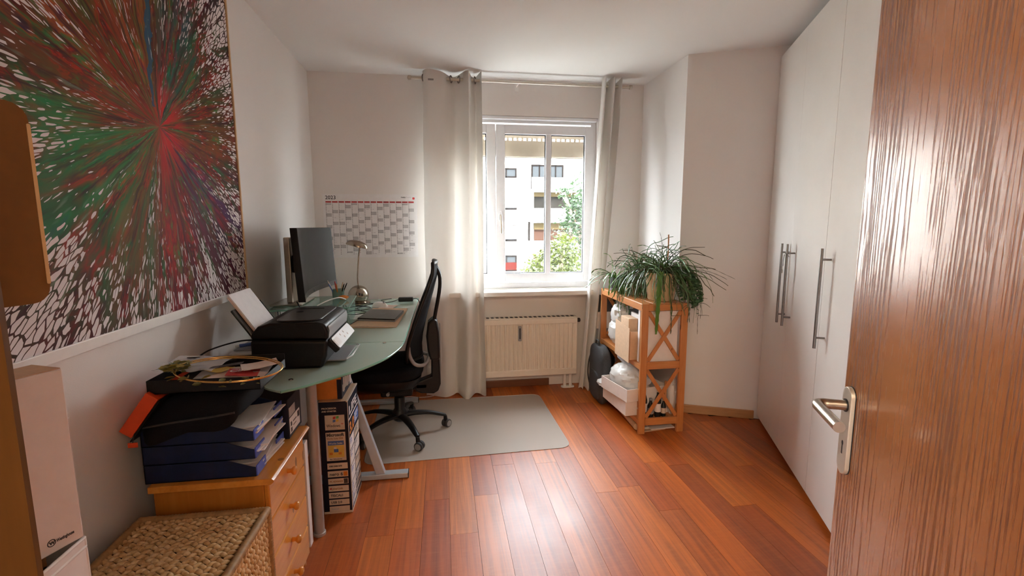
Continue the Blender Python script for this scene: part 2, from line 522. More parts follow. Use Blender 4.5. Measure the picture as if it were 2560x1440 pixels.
M['floor_gap'] = plain('plank_joint', (.05, .018, .008), .8)

def _painting(yc, zc):
    t = NT('poured_paint_canvas')
    tc = t.n('ShaderNodeTexCoord'); sp = t.n('ShaderNodeSeparateXYZ'); t.l(tc.outputs['Object'], sp.inputs[0])
    wob, wc = t.noise(t.mapping((1, 1, 1)), 9, 3)
    u = t.math('SUBTRACT', t.math('ADD', sp.outputs[1], t.math('MULTIPLY', t.math('SUBTRACT', wob, .5), .03)), yc)
    w = t.math('SUBTRACT', sp.outputs[2], zc)
    r = t.math('SQRT', t.math('ADD', t.math('MULTIPLY', u, u), t.math('MULTIPLY', w, w)))
    th = t.math('ARCTAN2', w, u)
    cs, sn = t.math('COSINE', th), t.math('SINE', th)
    def pol(A, S, off=0.0):
        cb = t.n('ShaderNodeCombineXYZ')
        t.l(t.math('MULTIPLY_ADD', cs, A, off), cb.inputs[0]); t.l(t.math('MULTIPLY', sn, A), cb.inputs[1]); t.l(t.math('MULTIPLY', r, S), cb.inputs[2])
        return cb.outputs[0]
    hue, _ = t.noise(pol(3.4, 2.6, 3.7), 1.0, 4, .68, .7)
    col = t.ramp(hue, [(.27, (.006, .08, .17)), (.34, (.008, .24, .07)), (.40, (.030, .075, .015)), (.45, (.18, .055, .012)), (.48, (.42, .022, .012)), (.52, (.11, .010, .012)), (.56, (.20, .075, .014)), (.60, (.010, .19, .050)), (.645, (.42, .10, .018)), (.70, (.05, .010, .08))])
    sect = t.ramp(t.math('ADD', t.math('MULTIPLY_ADD', th, 1 / (2 * math.pi), .5), t.math('MULTIPLY', t.math('SUBTRACT', hue, .5), .16)),
                  [(.0, (.012, .22, .06)), (.10, (.010, .19, .055)), (.17, (.14, .10, .02)), (.21, (.015, .12, .045)), (.245, (.34, .02, .018)), (.29, (.13, .010, .022)), (.35, (.085, .012, .045)), (.42, (.05, .02, .12)), (.46, (.16, .035, .02)), (.50, (.22, .075, .012)), (.56, (.09, .07, .015)), (.62, (.010, .11, .06)), (.68, (.008, .085, .11)), (.74, (.06, .06, .03)), (.78, (.30, .08, .02)), (.83, (.36, .045, .018)), (.88, (.10, .065, .015)), (.94, (.30, .025, .012)), (1, (.05, .10, .025))])
    mixn, _ = t.noise(pol(9, 3.0, 12.0), 1.0, 2)
    col = t.mix(t.ramp(mixn, [(.40, (.85, .85, .85)), (.60, (.15, .15, .15))]), col, sect)
    streak, _ = t.noise(pol(19, 3.0, 8.1), 1.0, 4, .65)
    col = t.mix(t.ramp(streak, [(.36, (.8, .8, .8)), (.50, (0, 0, 0))]), col, (.030, .008, .010))
    core, _ = t.noise(pol(6, 5.0, 1.3), 1.0, 3)
    col = t.mix(t.math('MULTIPLY', t.math('MULTIPLY', t.ramp(r, [(.07, (1, 1, 1)), (.20, (0, 0, 0))]), t.ramp(core, [(.44, (0, 0, 0)), (.52, (1, 1, 1))])), t.ramp(t.math('ADD', u, .5), [(.47, (.15, .15, .15)), (.53, (1, 1, 1))])), col, (.55, .02, .02))
    # a blue run straight up from the middle
    blue = t.math('MULTIPLY', t.math('LESS_THAN', t.math('ABSOLUTE', t.math('ADD', t.math('ADD', u, .012), t.math('MULTIPLY', t.math('SUBTRACT', wob, .5), .07))), t.math('MULTIPLY_ADD', w, .03, .008)), t.math('GREATER_THAN', w, .06))
    col = t.mix(t.math('MULTIPLY', blue, .85), col, (.008, .085, .16))
    col = t.mix(t.ramp(r, [(.42, (0, 0, 0)), (.78, (.7, .7, .7))]), col, (.055, .010, .028))
    light, _ = t.noise(pol(26, 7.0, 5.5), 1.0, 2)
    col = t.mix(t.ramp(light, [(.62, (0, 0, 0)), (.72, (.35, .35, .35))]), col, (.30, .42, .30))
    # canvas left bare: more of it outwards, in gaps stretched along the rays
    fing, _ = t.noise(pol(7.0, 1.3, 6.6), 1.0, 3, .6)
    fine, _ = t.noise(pol(30, 6.0, 4.4), 1.0, 2, .6)
    vo = t.n('ShaderNodeTexVoronoi', feature='DISTANCE_TO_EDGE'); t.l(pol(56, 20.0, .4), vo.inputs['Vector']); vo.inputs['Scale'].default_value = 1.0
    lim = t.math('ADD', t.ramp(r, [(.06, (.52, .52, .52)), (.20, (.46, .46, .46)), (.36, (.39, .39, .39)), (.50, (.28, .28, .28)), (.64, (.13, .13, .13)), (.85, (.04, .04, .04))]),
                 t.math('ADD', t.math('MULTIPLY', t.math('SUBTRACT', fing, .5), .95), t.math('MULTIPLY', t.math('SUBTRACT', fine, .5), .7)))
    paint = t.math('LESS_THAN', vo.outputs['Distance'], t.math('MAXIMUM', lim, .07))
    c = t.mix(paint, (.76, .70, .71), col)
    t.p(base=c, rough=t.math('MULTIPLY_ADD', paint, -.15, .75), spec=.12)
    t.bump(paint, .35, .002)
    return t.m
M['painting'] = _painting(1.81, 1.70)

def _wicker():
    t = NT('water_hyacinth_braid')
    f, _ = t.noise(t.mapping((60, 60, 60)), 1.0, 4)
    t.p(base=t.ramp(f, [(.3, (.42, .23, .085)), (.5, (.62, .40, .18)), (.7, (.76, .57, .33))]), rough=.65)
    t.bump(f, .5, .002)
    return t.m
M['wicker'] = _wicker()
M['wicker_rim'] = plain('wicker_wrap', (.34, .19, .075), .6, var=.25, scale=60)
M['wicker_core'] = plain('wicker_inside', (.10, .055, .022), .9, var=.3)

def _leaf(name, a, b, through=.25):
    t = NT(name)
    oi = t.n('ShaderNodeObjectInfo')
    f, _ = t.noise(t.mapping((1, 1, 1)), 14, 2)
    c = t.ramp(t.math('MULTIPLY_ADD', f, .6, t.math('MULTIPLY', oi.outputs['Random'], .4)), [(.3, a), (.7, b)])
    t.p(base=c, rough=.38)
    tl = t.n('ShaderNodeBsdfTranslucent'); t.l(c, tl.inputs[0])
    mx = t.n('ShaderNodeMixShader'); mx.inputs[0].default_value = through
    t.l(t.b.outputs[0], mx.inputs[1]); t.l(tl.outputs[0], mx.inputs[2]); t.l(mx.outputs[0], t.out.inputs[0])
    return t.m
M['leaf'] = _leaf('fleshy_leaf', (.030, .085, .030), (.060, .15, .050), .1)
M['stem'] = _leaf('green_stem', (.045, .115, .032), (.12, .24, .075), .1)
M['stem_dark'] = _leaf('brown_green_stem', (.055, .055, .022), (.09, .10, .035), .05)
M['blade'] = _leaf('cactus_blade', (.08, .20, .03), (.14, .30, .05), .3)
M['dry_leaf'] = _leaf('dried_leaf', (.10, .11, .03), (.34, .26, .05), .2)
M['tree_leaf'] = _leaf('yellow_green_foliage', (.024, .035, .004), (.055, .064, .008), .45)  # yellow-green leaves of the low tree
M['tree_leaf_cool'] = _leaf('cool_green_foliage', (.018, .036, .014), (.044, .066, .028), .45)  # cooler green leaves of the tall tree
M['bark'] = plain('grey_bark', (.16, .12, .09), .9, var=.4, scale=20, bump=.5)
M['lawn'] = plain('yard_ground', (.10, .10, .085), .95, var=.4, scale=2)

# ================================================================ THE SETTING
# floor: sub-floor plus single planks
fl = MB().box(-1.1, 3.3, -2.2, 4.1, -.12, -.016).build('floor', M['floor_gap'], smooth=0, kind='structure')
W_P, GAP = .1245, .0012
r_pl = random.Random(5)
row = 0
x = XL - .02
while x < 2.45:
    x1 = x + W_P - GAP
    y = -.55 - r_pl.random() * .9
    while y < YB:
        ln = r_pl.choice((.6, .9, 1.1, 1.4, 1.7, 2.0))
        y1 = min(y + ln, YB - .002)
        if x > XC - .1:
            y1 = min(y1, YC - (x - XC) * .43 - .03) if x > XC else y1
        ymin = max(y, -.5)
        if y1 - ymin > .05:
            MB().box(x, x1, ymin, y1 - GAP, -.016, -r_pl.random() * .0005).build('plank', M['floor'], fl, smooth=0)
        y += ln
    x += W_P; row += 1

MB().box(-1.2, 3.4, -2.3, 4.15, CE, CE + .2).build('ceiling', M['ceiling'], smooth=0, kind='structure')
MB().box(XL - .14, XL, .55, YB + .32, 0, CE).build('wall_left', M['wall'], smooth=0, kind='structure')
# window wall with its opening
WX0, WX1, WZ0, WZ1 = -.040, 1.275, .842, 2.228
wb = MB()
wb.box(XL - .1, WX0, YB, YB + .34, 0, CE); wb.box(WX1, XC + .2, YB, YB + .34, 0, CE)
wb.box(WX0, WX1, YB, YB + .34, 0, WZ0); wb.box(WX0, WX1, YB, YB + .34, WZ1, CE)
wb.build('wall_back', M['wall'], smooth=0, kind='structure')
# chimney-breast column beside the window and the slanting wall it belongs to
q0 = V((XC, YC, 0)); q1 = q0 + B2 * 1.30; q2 = q1 + A2 * .35
MB().prism([(XC, YB + .1), (XC, YC), (q1.x, q1.y), (q2.x, q2.y), (q2.x, YB + .1)], 0, CE).build('wall_column', M['wall'], smooth=0, kind='structure')
s0 = WE + B2 * .66
aR = A2.dot(s0); bR = B2.dot(s0)
MB().box(bR, bR + .12, -.05, aR + .3, 0, CE, M=M_AB).build('wall_right', M['wall'], smooth=0, kind='structure')
# door wall: plane a = .17
wf = MB()
wf.box(-1.35, -.395, -.06, .17, 0, CE, M=M_AB); wf.box(.455, bR + .12, -.06, .17, 0, CE, M=M_AB); wf.box(-.395, .455, -.06, .17, 2.06, CE, M=M_AB)
wf.build('wall_front', M['wall'], smooth=0, kind='structure')
# hallway behind the camera
wh = MB()
wh.box(-.98, -.9, -1.7, -.06, 0, CE, M=M_AB); wh.box(1.3, 1.38, -1.7, -.06, 0, CE, M=M_AB); wh.box(-.98, 1.38, -1.78, -1.7, 0, CE, M=M_AB)
wh.build('wall_hallway', M['wall'], smooth=0, kind='structure')

# skirting
MB().box(XL + .002, .88, YB - .016, YB - .001, 0, .062).build('baseboard_back', M['skirting_dark'], bevel=.004, smooth=0, kind='structure')
bs = MB(); Mcol = frame((XC, YC, 0), B2, A2)
bs.box(0.0, .545, -.017, -.001, 0, .062, M=Mcol)
bs.build('baseboard_column', M['skirting'], bevel=.004, smooth=0, kind='structure')

# door frame
df = structure('trim_1')
MB().box(-.394, -.354, -.06, .186, 0, 2.02, M=M_AB).build('jamb', M['frame_wood'], df, bevel=.005, smooth=0)
MB().box(.415, .454, -.06, .176, 0, 2.02, M=M_AB).build('jamb', M['frame_wood'], df, bevel=.005, smooth=0)
MB().box(-.394, .454, -.06, .186, 2.02, 2.059, M=M_AB).build('head_jamb', M['frame_wood'], df, bevel=.005, smooth=0)

# open door leaf, parallel to the wardrobe
dl = structure('door_1', 'brown oak-veneer door standing open at the right')
bD = B2.dot(V((.767, .76, 0))); aE = 1.030
MB().box(bD, bD + .04, aE - .80, aE, .012, 2.0, M=M_AB).build('door_leaf', M['door'], dl, bevel=.003, smooth=0)
pa = aE - .036; zc = .972
M_D = Matrix(((A2.x, -B2.x, 0, 0), (A2.y, -B2.y, 0, 0), (0, 0, 1, 0), (0, 0, 0, 1))) # local x = along the leaf (away), y = out of the leaf towards the viewer
base_pt = A2 * pa + B2 * bD
M_D = Matrix.Translation(base_pt) @ Matrix(((A2.x, 0, -B2.x, 0), (A2.y, 0, -B2.y, 0), (0, 1, 0, 0), (0, 0, 0, 1)))   # x along leaf, y up, z out
pl = MB().prism(rrect(-.019, .019, .885, 1.058, .0188, 8), .0002, .0085, M=M_D).build('handle_plate', M['plate'], dl, bevel=.0012, smooth=40)
MB().prism(rrect(-.020, .020, .884, 1.059, .0198, 8), .0, .0015, M=M_D).build('plate_gasket', M['black'], dl, smooth=40)
lev = spline([(0, 1.022, .006), (0, 1.022, .034), (0, 1.022, .047)], 3) + [V((-.0015, 1.022, .0535)), V((-.005, 1.022, .0575)), V((-.012, 1.022, .060)), V((-.06, 1.021, .060)), V((-.112, 1.020, .060))]
MB().tube(lev, .0098, 18, M=M_D).build('door_handle', M['nickel'], dl, smooth=50)
MB().lathe([(.0125, .008), (.0125, .0105), (.0104, .0105)], (0, 1.022, 0), 20, M=M_D).build('handle_collar', M['black'], dl, smooth=40)
kh = [(-.0025, .925), (.0025, .925), (.002, .942), (.0038, .946), (.003, .950), (0, .952), (-.003, .950), (-.0038, .946), (-.002, .942)]
MB().prism(kh, .0083, .0088, M=M_D).build('keyhole', M['black'], dl, smooth=0)

# ---------------------------------------------------------------- window
wn = structure('window_1', 'white two-sash window with a glazing bar in the right sash')
FY0, FY1 = 3.865, 3.935
def ring(mb, x0, x1, z0, z1, w, y0, y1, wb=None):
    wb = wb or w
    mb.box(x0, x0 + w, y0, y1, z0, z1); mb.box(x1 - w, x1, y0, y1, z0, z1)
    mb.box(x0 + w, x1 - w, y0, y1, z0, z0 + wb); mb.box(x0 + w, x1 - w, y0, y1, z1 - w, z1)
    return mb
ring(MB(), WX0, WX1, WZ0, WZ1, .045, FY0 + .012, FY1).build('window_frame', M['white_frame'], wn, bevel=.003, smooth=0)
SM = .437
s_r = ring(MB(), SM + .002, WX1 - .02, .892, 2.170, .073, FY0, FY1 - .01).build('sash', M['white_frame'], wn, bevel=.004, smooth=0)
s_l = ring(MB(), WX0 + .02, SM - .002, .892, 2.170, .073, FY0, FY1 - .01).build('sash', M['white_frame'], wn, bevel=.004, smooth=0)
MB().box(.851, .896, FY0 + .004, FY1 - .012, .965, 2.097).build('glazing_bar', M['white_frame'], s_r, bevel=.003, smooth=0)
gk = MB(); ring(gk, .510, .851, .965, 2.097, .006, FY0 + .022, FY0 + .034); ring(gk, .896, 1.182, .965, 2.097, .006, FY0 + .022, FY0 + .034)
gk.build('seal', M['rubber'], s_r, smooth=0)
gk = MB(); ring(gk, WX0 + .093, .362, .965, 2.097, .006, FY0 + .022, FY0 + .034); gk.build('seal', M['rubber'], s_l, smooth=0)
MB().box(.512, .849, FY0 + .026, FY0 + .030, .967, 2.095).build('pane', M['pane'], s_r, smooth=0)
MB().box(.898, 1.180, FY0 + .026, FY0 + .030, .967, 2.095).build('pane', M['pane'], s_r, smooth=0)
MB().box(WX0 + .095, .360, FY0 + .026, FY0 + .030, .967, 2.095).build('pane', M['pane'], s_l, smooth=0)
hd = MB().prism(rrect(.458, .486, 1.405, 1.475, .013, 5), FY0 - .012, FY0 - .001, 'y').build('handle_base', M['white_frame'], s_r, bevel=.002, smooth=40)
MB().tube(spline([(.472, FY0 - .008, 1.445), (.472, FY0 - .034, 1.446), (.473, FY0 - .043, 1.435), (.476, FY0 - .043, 1.30)], 5), [.009] * 10 + [.0085] * 6, 10, flat=.7).build('window_handle', M['nickel'], s_r, smooth=50)
MB().box(WX0 - .06, WX1 - .01, YB - .16, YB + .05, .800, .838).build('windowsill', M['white_gloss'], wn, bevel=.006, smooth=0)
MB().box(WX0 + .002, WX1 - .002, YB + .002, FY0 + .01, 2.203, 2.226).build('head_strip', M['white_frame'], wn, bevel=.003, smooth=0)
# roller shutter let down a hand's width outside the glass
sh = thing('roller_shutter', 'tan roller shutter lowered a little outside the window pane', 'shutter', (.58, 3.985, 1.93))
MB().box(WX0 + .01, WX1 - .01, 3.980, 3.995, 1.934, 2.066).build('slat', M['shutter'], sh, bevel=.003, smooth=0)
MB().box(WX0 + .01, WX1 - .01, 3.980, 3.995, 2.086, 2.14).build('slat', M['shutter'], sh, bevel=.003, smooth=0)
bb = MB(); xx = WX0 + .01
while xx < WX1 - .02:
    bb.box(xx, xx + .016, 3.981, 3.994, 2.064, 2.088); xx += .041
bb.build('slat_links', M['shutter'], sh, smooth=0, kind='stuff')
for x0 in (WX0, WX1 - .03):
    MB().box(x0, x0 + .03, 3.965, 4.01, .86, 2.22).build('guide_rail', M['grey_plastic'], sh, smooth=0)

# ================================================================ OUTSIDE
gr = MB().box(-40, 60, 6, 60, -7.2, -7.0).build('ground', M['lawn'], smooth=0, kind='structure')
ap = thing('apartment_building', 'pale apartment block with balconies seen through the window', 'building', (8, 42, -7))
MB().box(-30, 45, 42, 54, -7, 7.3).build('wall', M['facade'], ap, smooth=0)
MB().box(-30, 45, 41.55, 54.5, 7.3, 7.42).build('eaves', M['tan_soffit'], ap, smooth=0)
MB().box(-30, 45, 41.4, 54.5, 7.42, 11.0).build('roof', M['facade'], ap, smooth=0)
def far_window(x0, x1, z0, z1, kind='plain', bars=1):
    f = ring(MB(), x0, x1, z0, z1, .13, 41.9, 42.02)
    for k in range(1, bars + 1):
        xm = x0 + (x1 - x0) * k / (bars + 1); f.box(xm - .05, xm + .05, 41.9, 42.02, z0, z1)
    o = f.build('window', M['far_frame'], ap, smooth=0)
    MB().box(x0 + .1, x1 - .1, 41.955, 41.99, z0 + .1, z1 - .1).build('pane', M['far_pane'], o, smooth=0)
    return o
for wx in (-13.0, -6.4, .2, 4.7, 19, 25.5):
    far_window(wx, wx + 1.9, 5.55, 6.4)
    far_window(wx, wx + 1.9, 2.75, 4.1)
    far_window(wx, wx + 1.9, -.05, 1.4)
    far_window(wx, wx + 1.9, -2.75, -1.3)
for wx, zs in ((4.66, (2.9, .12)),):
    for z in zs:
        MB().box(wx + .05, wx + 1.9, 41.86, 41.93, z + .05, z + 1.2).build('blind', M['facade'], ap, smooth=0)
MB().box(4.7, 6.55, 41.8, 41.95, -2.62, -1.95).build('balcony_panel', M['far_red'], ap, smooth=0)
for i, (z0, z1, mt) in enumerate(((4.6, 6.75, 'far_pane'), (1.95, 4.45, 'recess_shade'), (-.9, 1.55, 'far_brown'), (-3.7, -1.2, 'recess_shade'))):
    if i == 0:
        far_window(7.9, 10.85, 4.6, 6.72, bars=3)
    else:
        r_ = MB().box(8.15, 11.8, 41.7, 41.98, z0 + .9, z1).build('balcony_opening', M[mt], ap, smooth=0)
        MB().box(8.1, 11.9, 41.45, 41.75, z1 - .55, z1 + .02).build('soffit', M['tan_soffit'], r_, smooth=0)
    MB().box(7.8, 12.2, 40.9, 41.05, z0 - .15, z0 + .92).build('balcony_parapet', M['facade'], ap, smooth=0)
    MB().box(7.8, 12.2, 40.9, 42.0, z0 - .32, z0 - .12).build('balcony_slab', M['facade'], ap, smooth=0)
MB().box(7.62, 7.75, 41.6, 41.98, .0, 1.7).build('downpipe', M['far_frame'], ap, smooth=0)

def tree(name, label, trunk, clumps, n, size, mat, seed):
    t = thing(name, label, 'tree', (trunk[0], trunk[1], -7))
    rr = random.Random(seed)
    tb = MB().tube(spline([(trunk[0], trunk[1], -7), (trunk[0] + .1, trunk[1], -4), (trunk[0] - .1, trunk[1] + .1, -1), clumps[0][0]], 4), [.22 - .012 * i for i in range(13)], 8)
    for c, rad in clumps[1:]:
        tb.tube(spline([(trunk[0], trunk[1], -1.5), ((trunk[0] + c[0]) / 2, (trunk[1] + c[1]) / 2, (c[2] - 1.5) / 2 + .3), c], 3), .06, 6)
    tb.build('trunk', M['bark'], t)
    lf = MB()
    tot = sum(r ** 2 for _, r in clumps)
    for c, rad in clumps:
        for _ in range(int(n * rad * rad / tot)):
            d = V((rr.gauss(0, 1), rr.gauss(0, 1), rr.gauss(0, 1))).normalized()
            k = rr.random() ** .45
            bump = 1 + .35 * noise.noise(d * 2.2 + V((seed, c[0], c[2])))
            p = V(c) + d * rad * k * bump
            ax = V((rr.gauss(0, 1), rr.gauss(0, 1), rr.gauss(0, .6))).normalized(); bx = ax.cross(V((rr.gauss(0, 1), rr.gauss(0, 1), rr.gauss(0, 1)))).normalized()
            s = size * (.6 + .8 * rr.random())
            lf.add([p - ax * s, p + bx * s * .5, p + ax * s, p - bx * s * .5], [(0, 1, 2, 3)])
    lf.build('foliage', M[mat], t, smooth=0, kind='stuff', recalc=False)
    return t
tree('leafy_tree', 'tall bright green tree right of the pale apartment block', (4.9, 14, 0),
     [((4.7, 14, .4), 1.35), ((4.35, 13.8, 1.5), .85), ((4.75, 14.1, 2.4), .85), ((3.95, 13.9, 1.9), .42), ((4.55, 13.9, 3.3), .36), ((3.6, 13.9, 2.35), .22), ((3.7, 13.9, 1.45), .25), ((5.6, 14.2, 1.6), 1.2), ((4.3, 13.9, -1.2), 1.3)], 13000, .065, 'tree_leaf_cool', 3)
tree('leafy_bush', 'low yellow-green tree below the balconies of the block', (3.2, 12.5, 0),
     [((3.1, 12.5, -.05), .95), ((2.45, 12.4, -.1), .50), ((3.2, 12.5, .72), .45), ((2.75, 12.4, .55), .28), ((2.9, 12.5, -1.4), 1.2)], 9500, .055, 'tree_leaf', 8)

# ================================================================ RADIATOR
rd = thing('radiator', 'cream ribbed panel radiator under the window', 'radiator', (.60, 3.74, .12))
RX0, RX1, RY, RZ0, RZ1 = .11, 1.092, 3.698, .125, .612
def rib(u, v):
    x = RX0 + .012 + (RX1 - RX0 - .024) * u
    ph = u * 26 * 2 * math.pi
    d = .007 * max(-1, min(1, 1.9 * math.cos(ph)))
    z = RZ0 + .05 + (RZ1 - RZ0 - .095) * v
    edge = min(1, v / .05, (1 - v) / .05)
    return (x, RY + .008 - d * edge, z)
pm = MB().sheet(rib, 26 * 8, 14, (0, .012, 0))
pm.build('ribbed_panel', M['radiator'], rd, smooth=60)
fr = MB(); fr.box(RX0, RX1, RY, RY + .02, RZ1 - .05, RZ1 - .006); fr.box(RX0, RX1, RY, RY + .02, RZ0, RZ0 + .052)
fr.box(RX0, RX0 + .014, RY + .001, RY + .02, RZ0, RZ1 - .006); fr.box(RX1 - .014, RX1, RY + .001, RY + .02, RZ0, RZ1 - .006)
fr.build('panel_edge', M['radiator'], rd, bevel=.004, smooth=0)
MB().box(RX0 - .002, RX1 + .003, RY + .02, RY + .10, RZ0 + .02, RZ1).build('casing', M['radiator'], rd, bevel=.005, smooth=0)
gt = MB()
for k in range(24):
    xk = RX0 + .03 + k * .0395; gt.box(xk, xk + .022, RY + .035, RY + .085, RZ1, RZ1 + .002)
gt.build('top_grille', M['rubber'], rd, smooth=0)
mt = MB().prism(rrect(.592, .620, .427, .552, .006, 3), RY - .014, RY + .002, 'y').build('heat_meter', M['grey_plastic'], rd, bevel=.002, smooth=0, label='grey narrow heat-cost meter')
MB().box(.600, .612, RY - .0150, RY - .0138, .445, .535).build('meter_scale', M['dark_print'], mt, smooth=0)
MB().lathe([(.008, 0), (.017, .004), (.018, .03), (.013, .036)], (0, 0, 0), 16, M=Matrix.Translation((RX1 + .003, RY + .06, .575)) @ Matrix.Rotation(R(90), 4, 'Y')).build('valve_cap', M['rubber'], rd, smooth=40)
for px in (1.0, 1.05):
    MB().lathe([(.014, 0), (.014, .128)], (px, 3.74, .004), 12).build('pipe', M['white_gloss'], rd)
MB().prism(rrect(.968, 1.082, 3.71, 3.77, .028, 5), .0005, .012).build('pipe_rosette', M['white_gloss'], rd, bevel=.003)

# ================================================================ CURTAINS AND ROD
ROD_Y, ROD_Z = 3.668, 2.438
rod = thing('curtain_rod', 'white curtain rod below the ceiling across the window', 'rod', (.62, ROD_Y, ROD_Z))
MB().tube([(-.205, ROD_Y, ROD_Z), (1.47, ROD_Y, ROD_Z - .004)], .011, 14).build('pole', M['plate'], rod)
for xk, s in ((-.205, -1), (1.47, 1)):
    MB().lathe([(.0125, 0), (.0165, .004), (.0165, .022), (.008, .028)], (0, 0, 0), 14, M=Matrix.Translation((xk - s * .002, ROD_Y, ROD_Z - (.004 if s > 0 else 0))) @ Matrix.Rotation(R(90 * s), 4, 'Y')).build('finial', M['nickel'], rod)
for xk in (-.11, .60, 1.44):
    m_ = MB().tube([(xk, ROD_Y, ROD_Z + .006), (xk, ROD_Y + .05, ROD_Z + .008), (xk, YB - .006, ROD_Z + .008)], .006, 8)
    m_.box(xk - .015, xk + .015, YB - .008, YB - .001, ROD_Z - .03, ROD_Z + .045)
    m_.build('bracket', M['white_gloss'], rod)

def curtain(label, xs_top, ys_top, xs_bot, ys_bot, z0, z1, rings, loc, group):
    c = thing('curtain', label, 'curtain', loc, 0, group)
    n = len(xs_top); per = 7
    top = spline([(xs_top[i], ys_top[i], 0) for i in range(n)], per)
    bot = spline([(xs_bot[i], ys_bot[i], 0) for i in range(n)], per)
    L = len(top) - 1
    def fn(u, v):
        i = min(L, int(round(u * L)))
        k = v ** .8
        p = bot[i] * (1 - k) + top[i] * k
        sway = .006 * math.sin(v * 7 + u * 9) * (1 - v) + .004 * noise.noise(V((u * 6, v * 4, loc[0])))
        hem = .012 * math.sin(u * 19 + loc[0] * 5) * (1 - v) ** 4
        top_w = .014 * math.sin(u * 2 * math.pi * 2.2 + .6) * max(0, v - .93) / .07
        return V((p.x + sway, p.y + sway * .7, z0 + hem + (z1 - z0) * v + top_w))
    MB().sheet(fn, L, 44, (0.0, .0022, 0.0)).build('fabric', M['curtain'], c, smooth=80)
    for xr, yr, tilt in rings:
        Mx = Matrix.Translation((xr, ROD_Y, ROD_Z)) @ Matrix.Rotation(R(90 + tilt), 4, 'Y') if False else Matrix.Translation((xr, ROD_Y, ROD_Z)) @ Matrix.Rotation(R(tilt), 4, 'Z') @ Matrix.Rotation(R(90), 4, 'X')
        pts = [(.0235 * math.cos(2 * math.pi * k / 20), .0235 * math.sin(2 * math.pi * k / 20), 0) for k in range(20)]
        MB().tube(pts, .0042, 8, closed=True, M=Mx).build('grommet', M['steel'], c)
    return c
yb = 3.715; yf = 3.62
curtain('white grommet curtain left of the window, beside the office chair',
        [-.120, -.075, .02, .075, .11, .155, .195, .215, .232, .262, .285, .308],
        [3.66, 3.625, 3.635, 3.69, 3.72, 3.69, 3.625, 3.60, 3.65, 3.72, 3.69, 3.62],
        [-.155, -.11, -.02, .05, .09, .125, .165, .20, .235, .27, .30, .315],
        [3.66, 3.64, 3.64, 3.67, 3.675, 3.63, 3.575, 3.585, 3.64, 3.66, 3.62, 3.585], .012, 2.478,
        [(-.118, 0, 75), (.085, 0, 70), (.142, 0, -72), (.262, 0, 70)], (.1, 3.66, .012), 'white curtains at the window')
MB().box(-.082, -.042, 3.608, 3.6095, 2.408, 2.420).build('care_label', M['grey_plastic'], [o for o in COL.objects if o.name == 'curtain'][0], smooth=0)
curtain('narrow white curtain right of the window, in front of the wooden shelf',
        [1.238, 1.252, 1.268, 1.285, 1.305, 1.325, 1.345, 1.362, 1.38, 1.392],
        [3.64, 3.60, 3.63, 3.72, 3.64, 3.60, 3.64, 3.72, 3.66, 3.61],
        [1.100, 1.112, 1.128, 1.142, 1.156, 1.168, 1.180, 1.190, 1.200, 1.208],
        [3.67, 3.64, 3.645, 3.68, 3.66, 3.62, 3.62, 3.66, 3.65, 3.61], .012, 2.476,
        [(1.262, 0, 80), (1.30, 0, -80), (1.345, 0, 80)], (1.2, 3.66, .012), 'white curtains at the window')

# ================================================================ WARDROBES
def wl(along, out=0.0, z=0.0):      # along from the far end towards the viewer, out of the door face
    p = WE - A2 * along - B2 * out
    return V((p.x, p.y, z))
M_W = Matrix(((-A2.x, -B2.x, 0, WE.x), (-A2.y, -B2.y, 0, WE.y), (0, 0, 1, 0), (0, 0, 0, 1)))   # x along, y out
TOPW = 2.435
def wardrobe(label, x0, doors, loc):
    w = thing('wardrobe', label, 'wardrobe', loc, 0)
    x1 = x0 + .5 * len(doors)
    MB().box(x0 + .001, x1 - .001, -.60, -.021, .05, TOPW, M=M_W).build('carcass', M['wardrobe'], w, smooth=0)
    MB().box(x0 + .001, x1 - .001, -.56, -.045, 0, .05, M=M_W).build('plinth', M['wardrobe'], w, smooth=0)
    for i, hx in enumerate(doors):
        d0 = x0 + .5 * i
        ga, gb = (.0015 if i == 0 else .0003), (.0015 if i == len(doors) - 1 else .0003)
        d = MB().box(d0 + ga, d0 + .5 - gb, -.019, 0, .034, TOPW - .004, M=M_W).build('door', M['wardrobe'], w, bevel=.0006, smooth=0)
        h = MB().tube([M_W @ V((hx, .040, .792)), M_W @ V((hx, .040, 1.258))], .0068, 12)
        for hz in (.842, 1.207):
            h.tube([M_W @ V((hx, .040, hz)), M_W @ V((hx, -.004, hz))], .0048, 10)
        h.build('handle', M['steel'], d)
    return w
wardrobe('double white wardrobe with two bar handles beside the column', 0.012, (.472, .575), wl(.5))
wardrobe('single white wardrobe with one bar handle next to the open door', 1.014, (1.088,), wl(1.25))
kb = thing('key_bunch', 'small bunch of keys hanging on the wardrobe bar handle', 'keys', tuple(M_W @ V((.575, .046, 1.19))))
lp = [M_W @ V((.575 + .010 * math.cos(a), .040 + .012 * math.sin(a), 1.207 + .012 * math.sin(a * 1.0) - .008)) for a in [2 * math.pi * k / 16 for k in range(16)]]
MB().tube(lp, .0012, 6, closed=True).build('ring', M['steel'], kb)
MB().tube([M_W @ V((.575, .052, 1.20)), M_W @ V((.573, .056, 1.17)), M_W @ V((.572, .055, 1.135))], .0016, 6).build('cord', M['rubber'], kb)
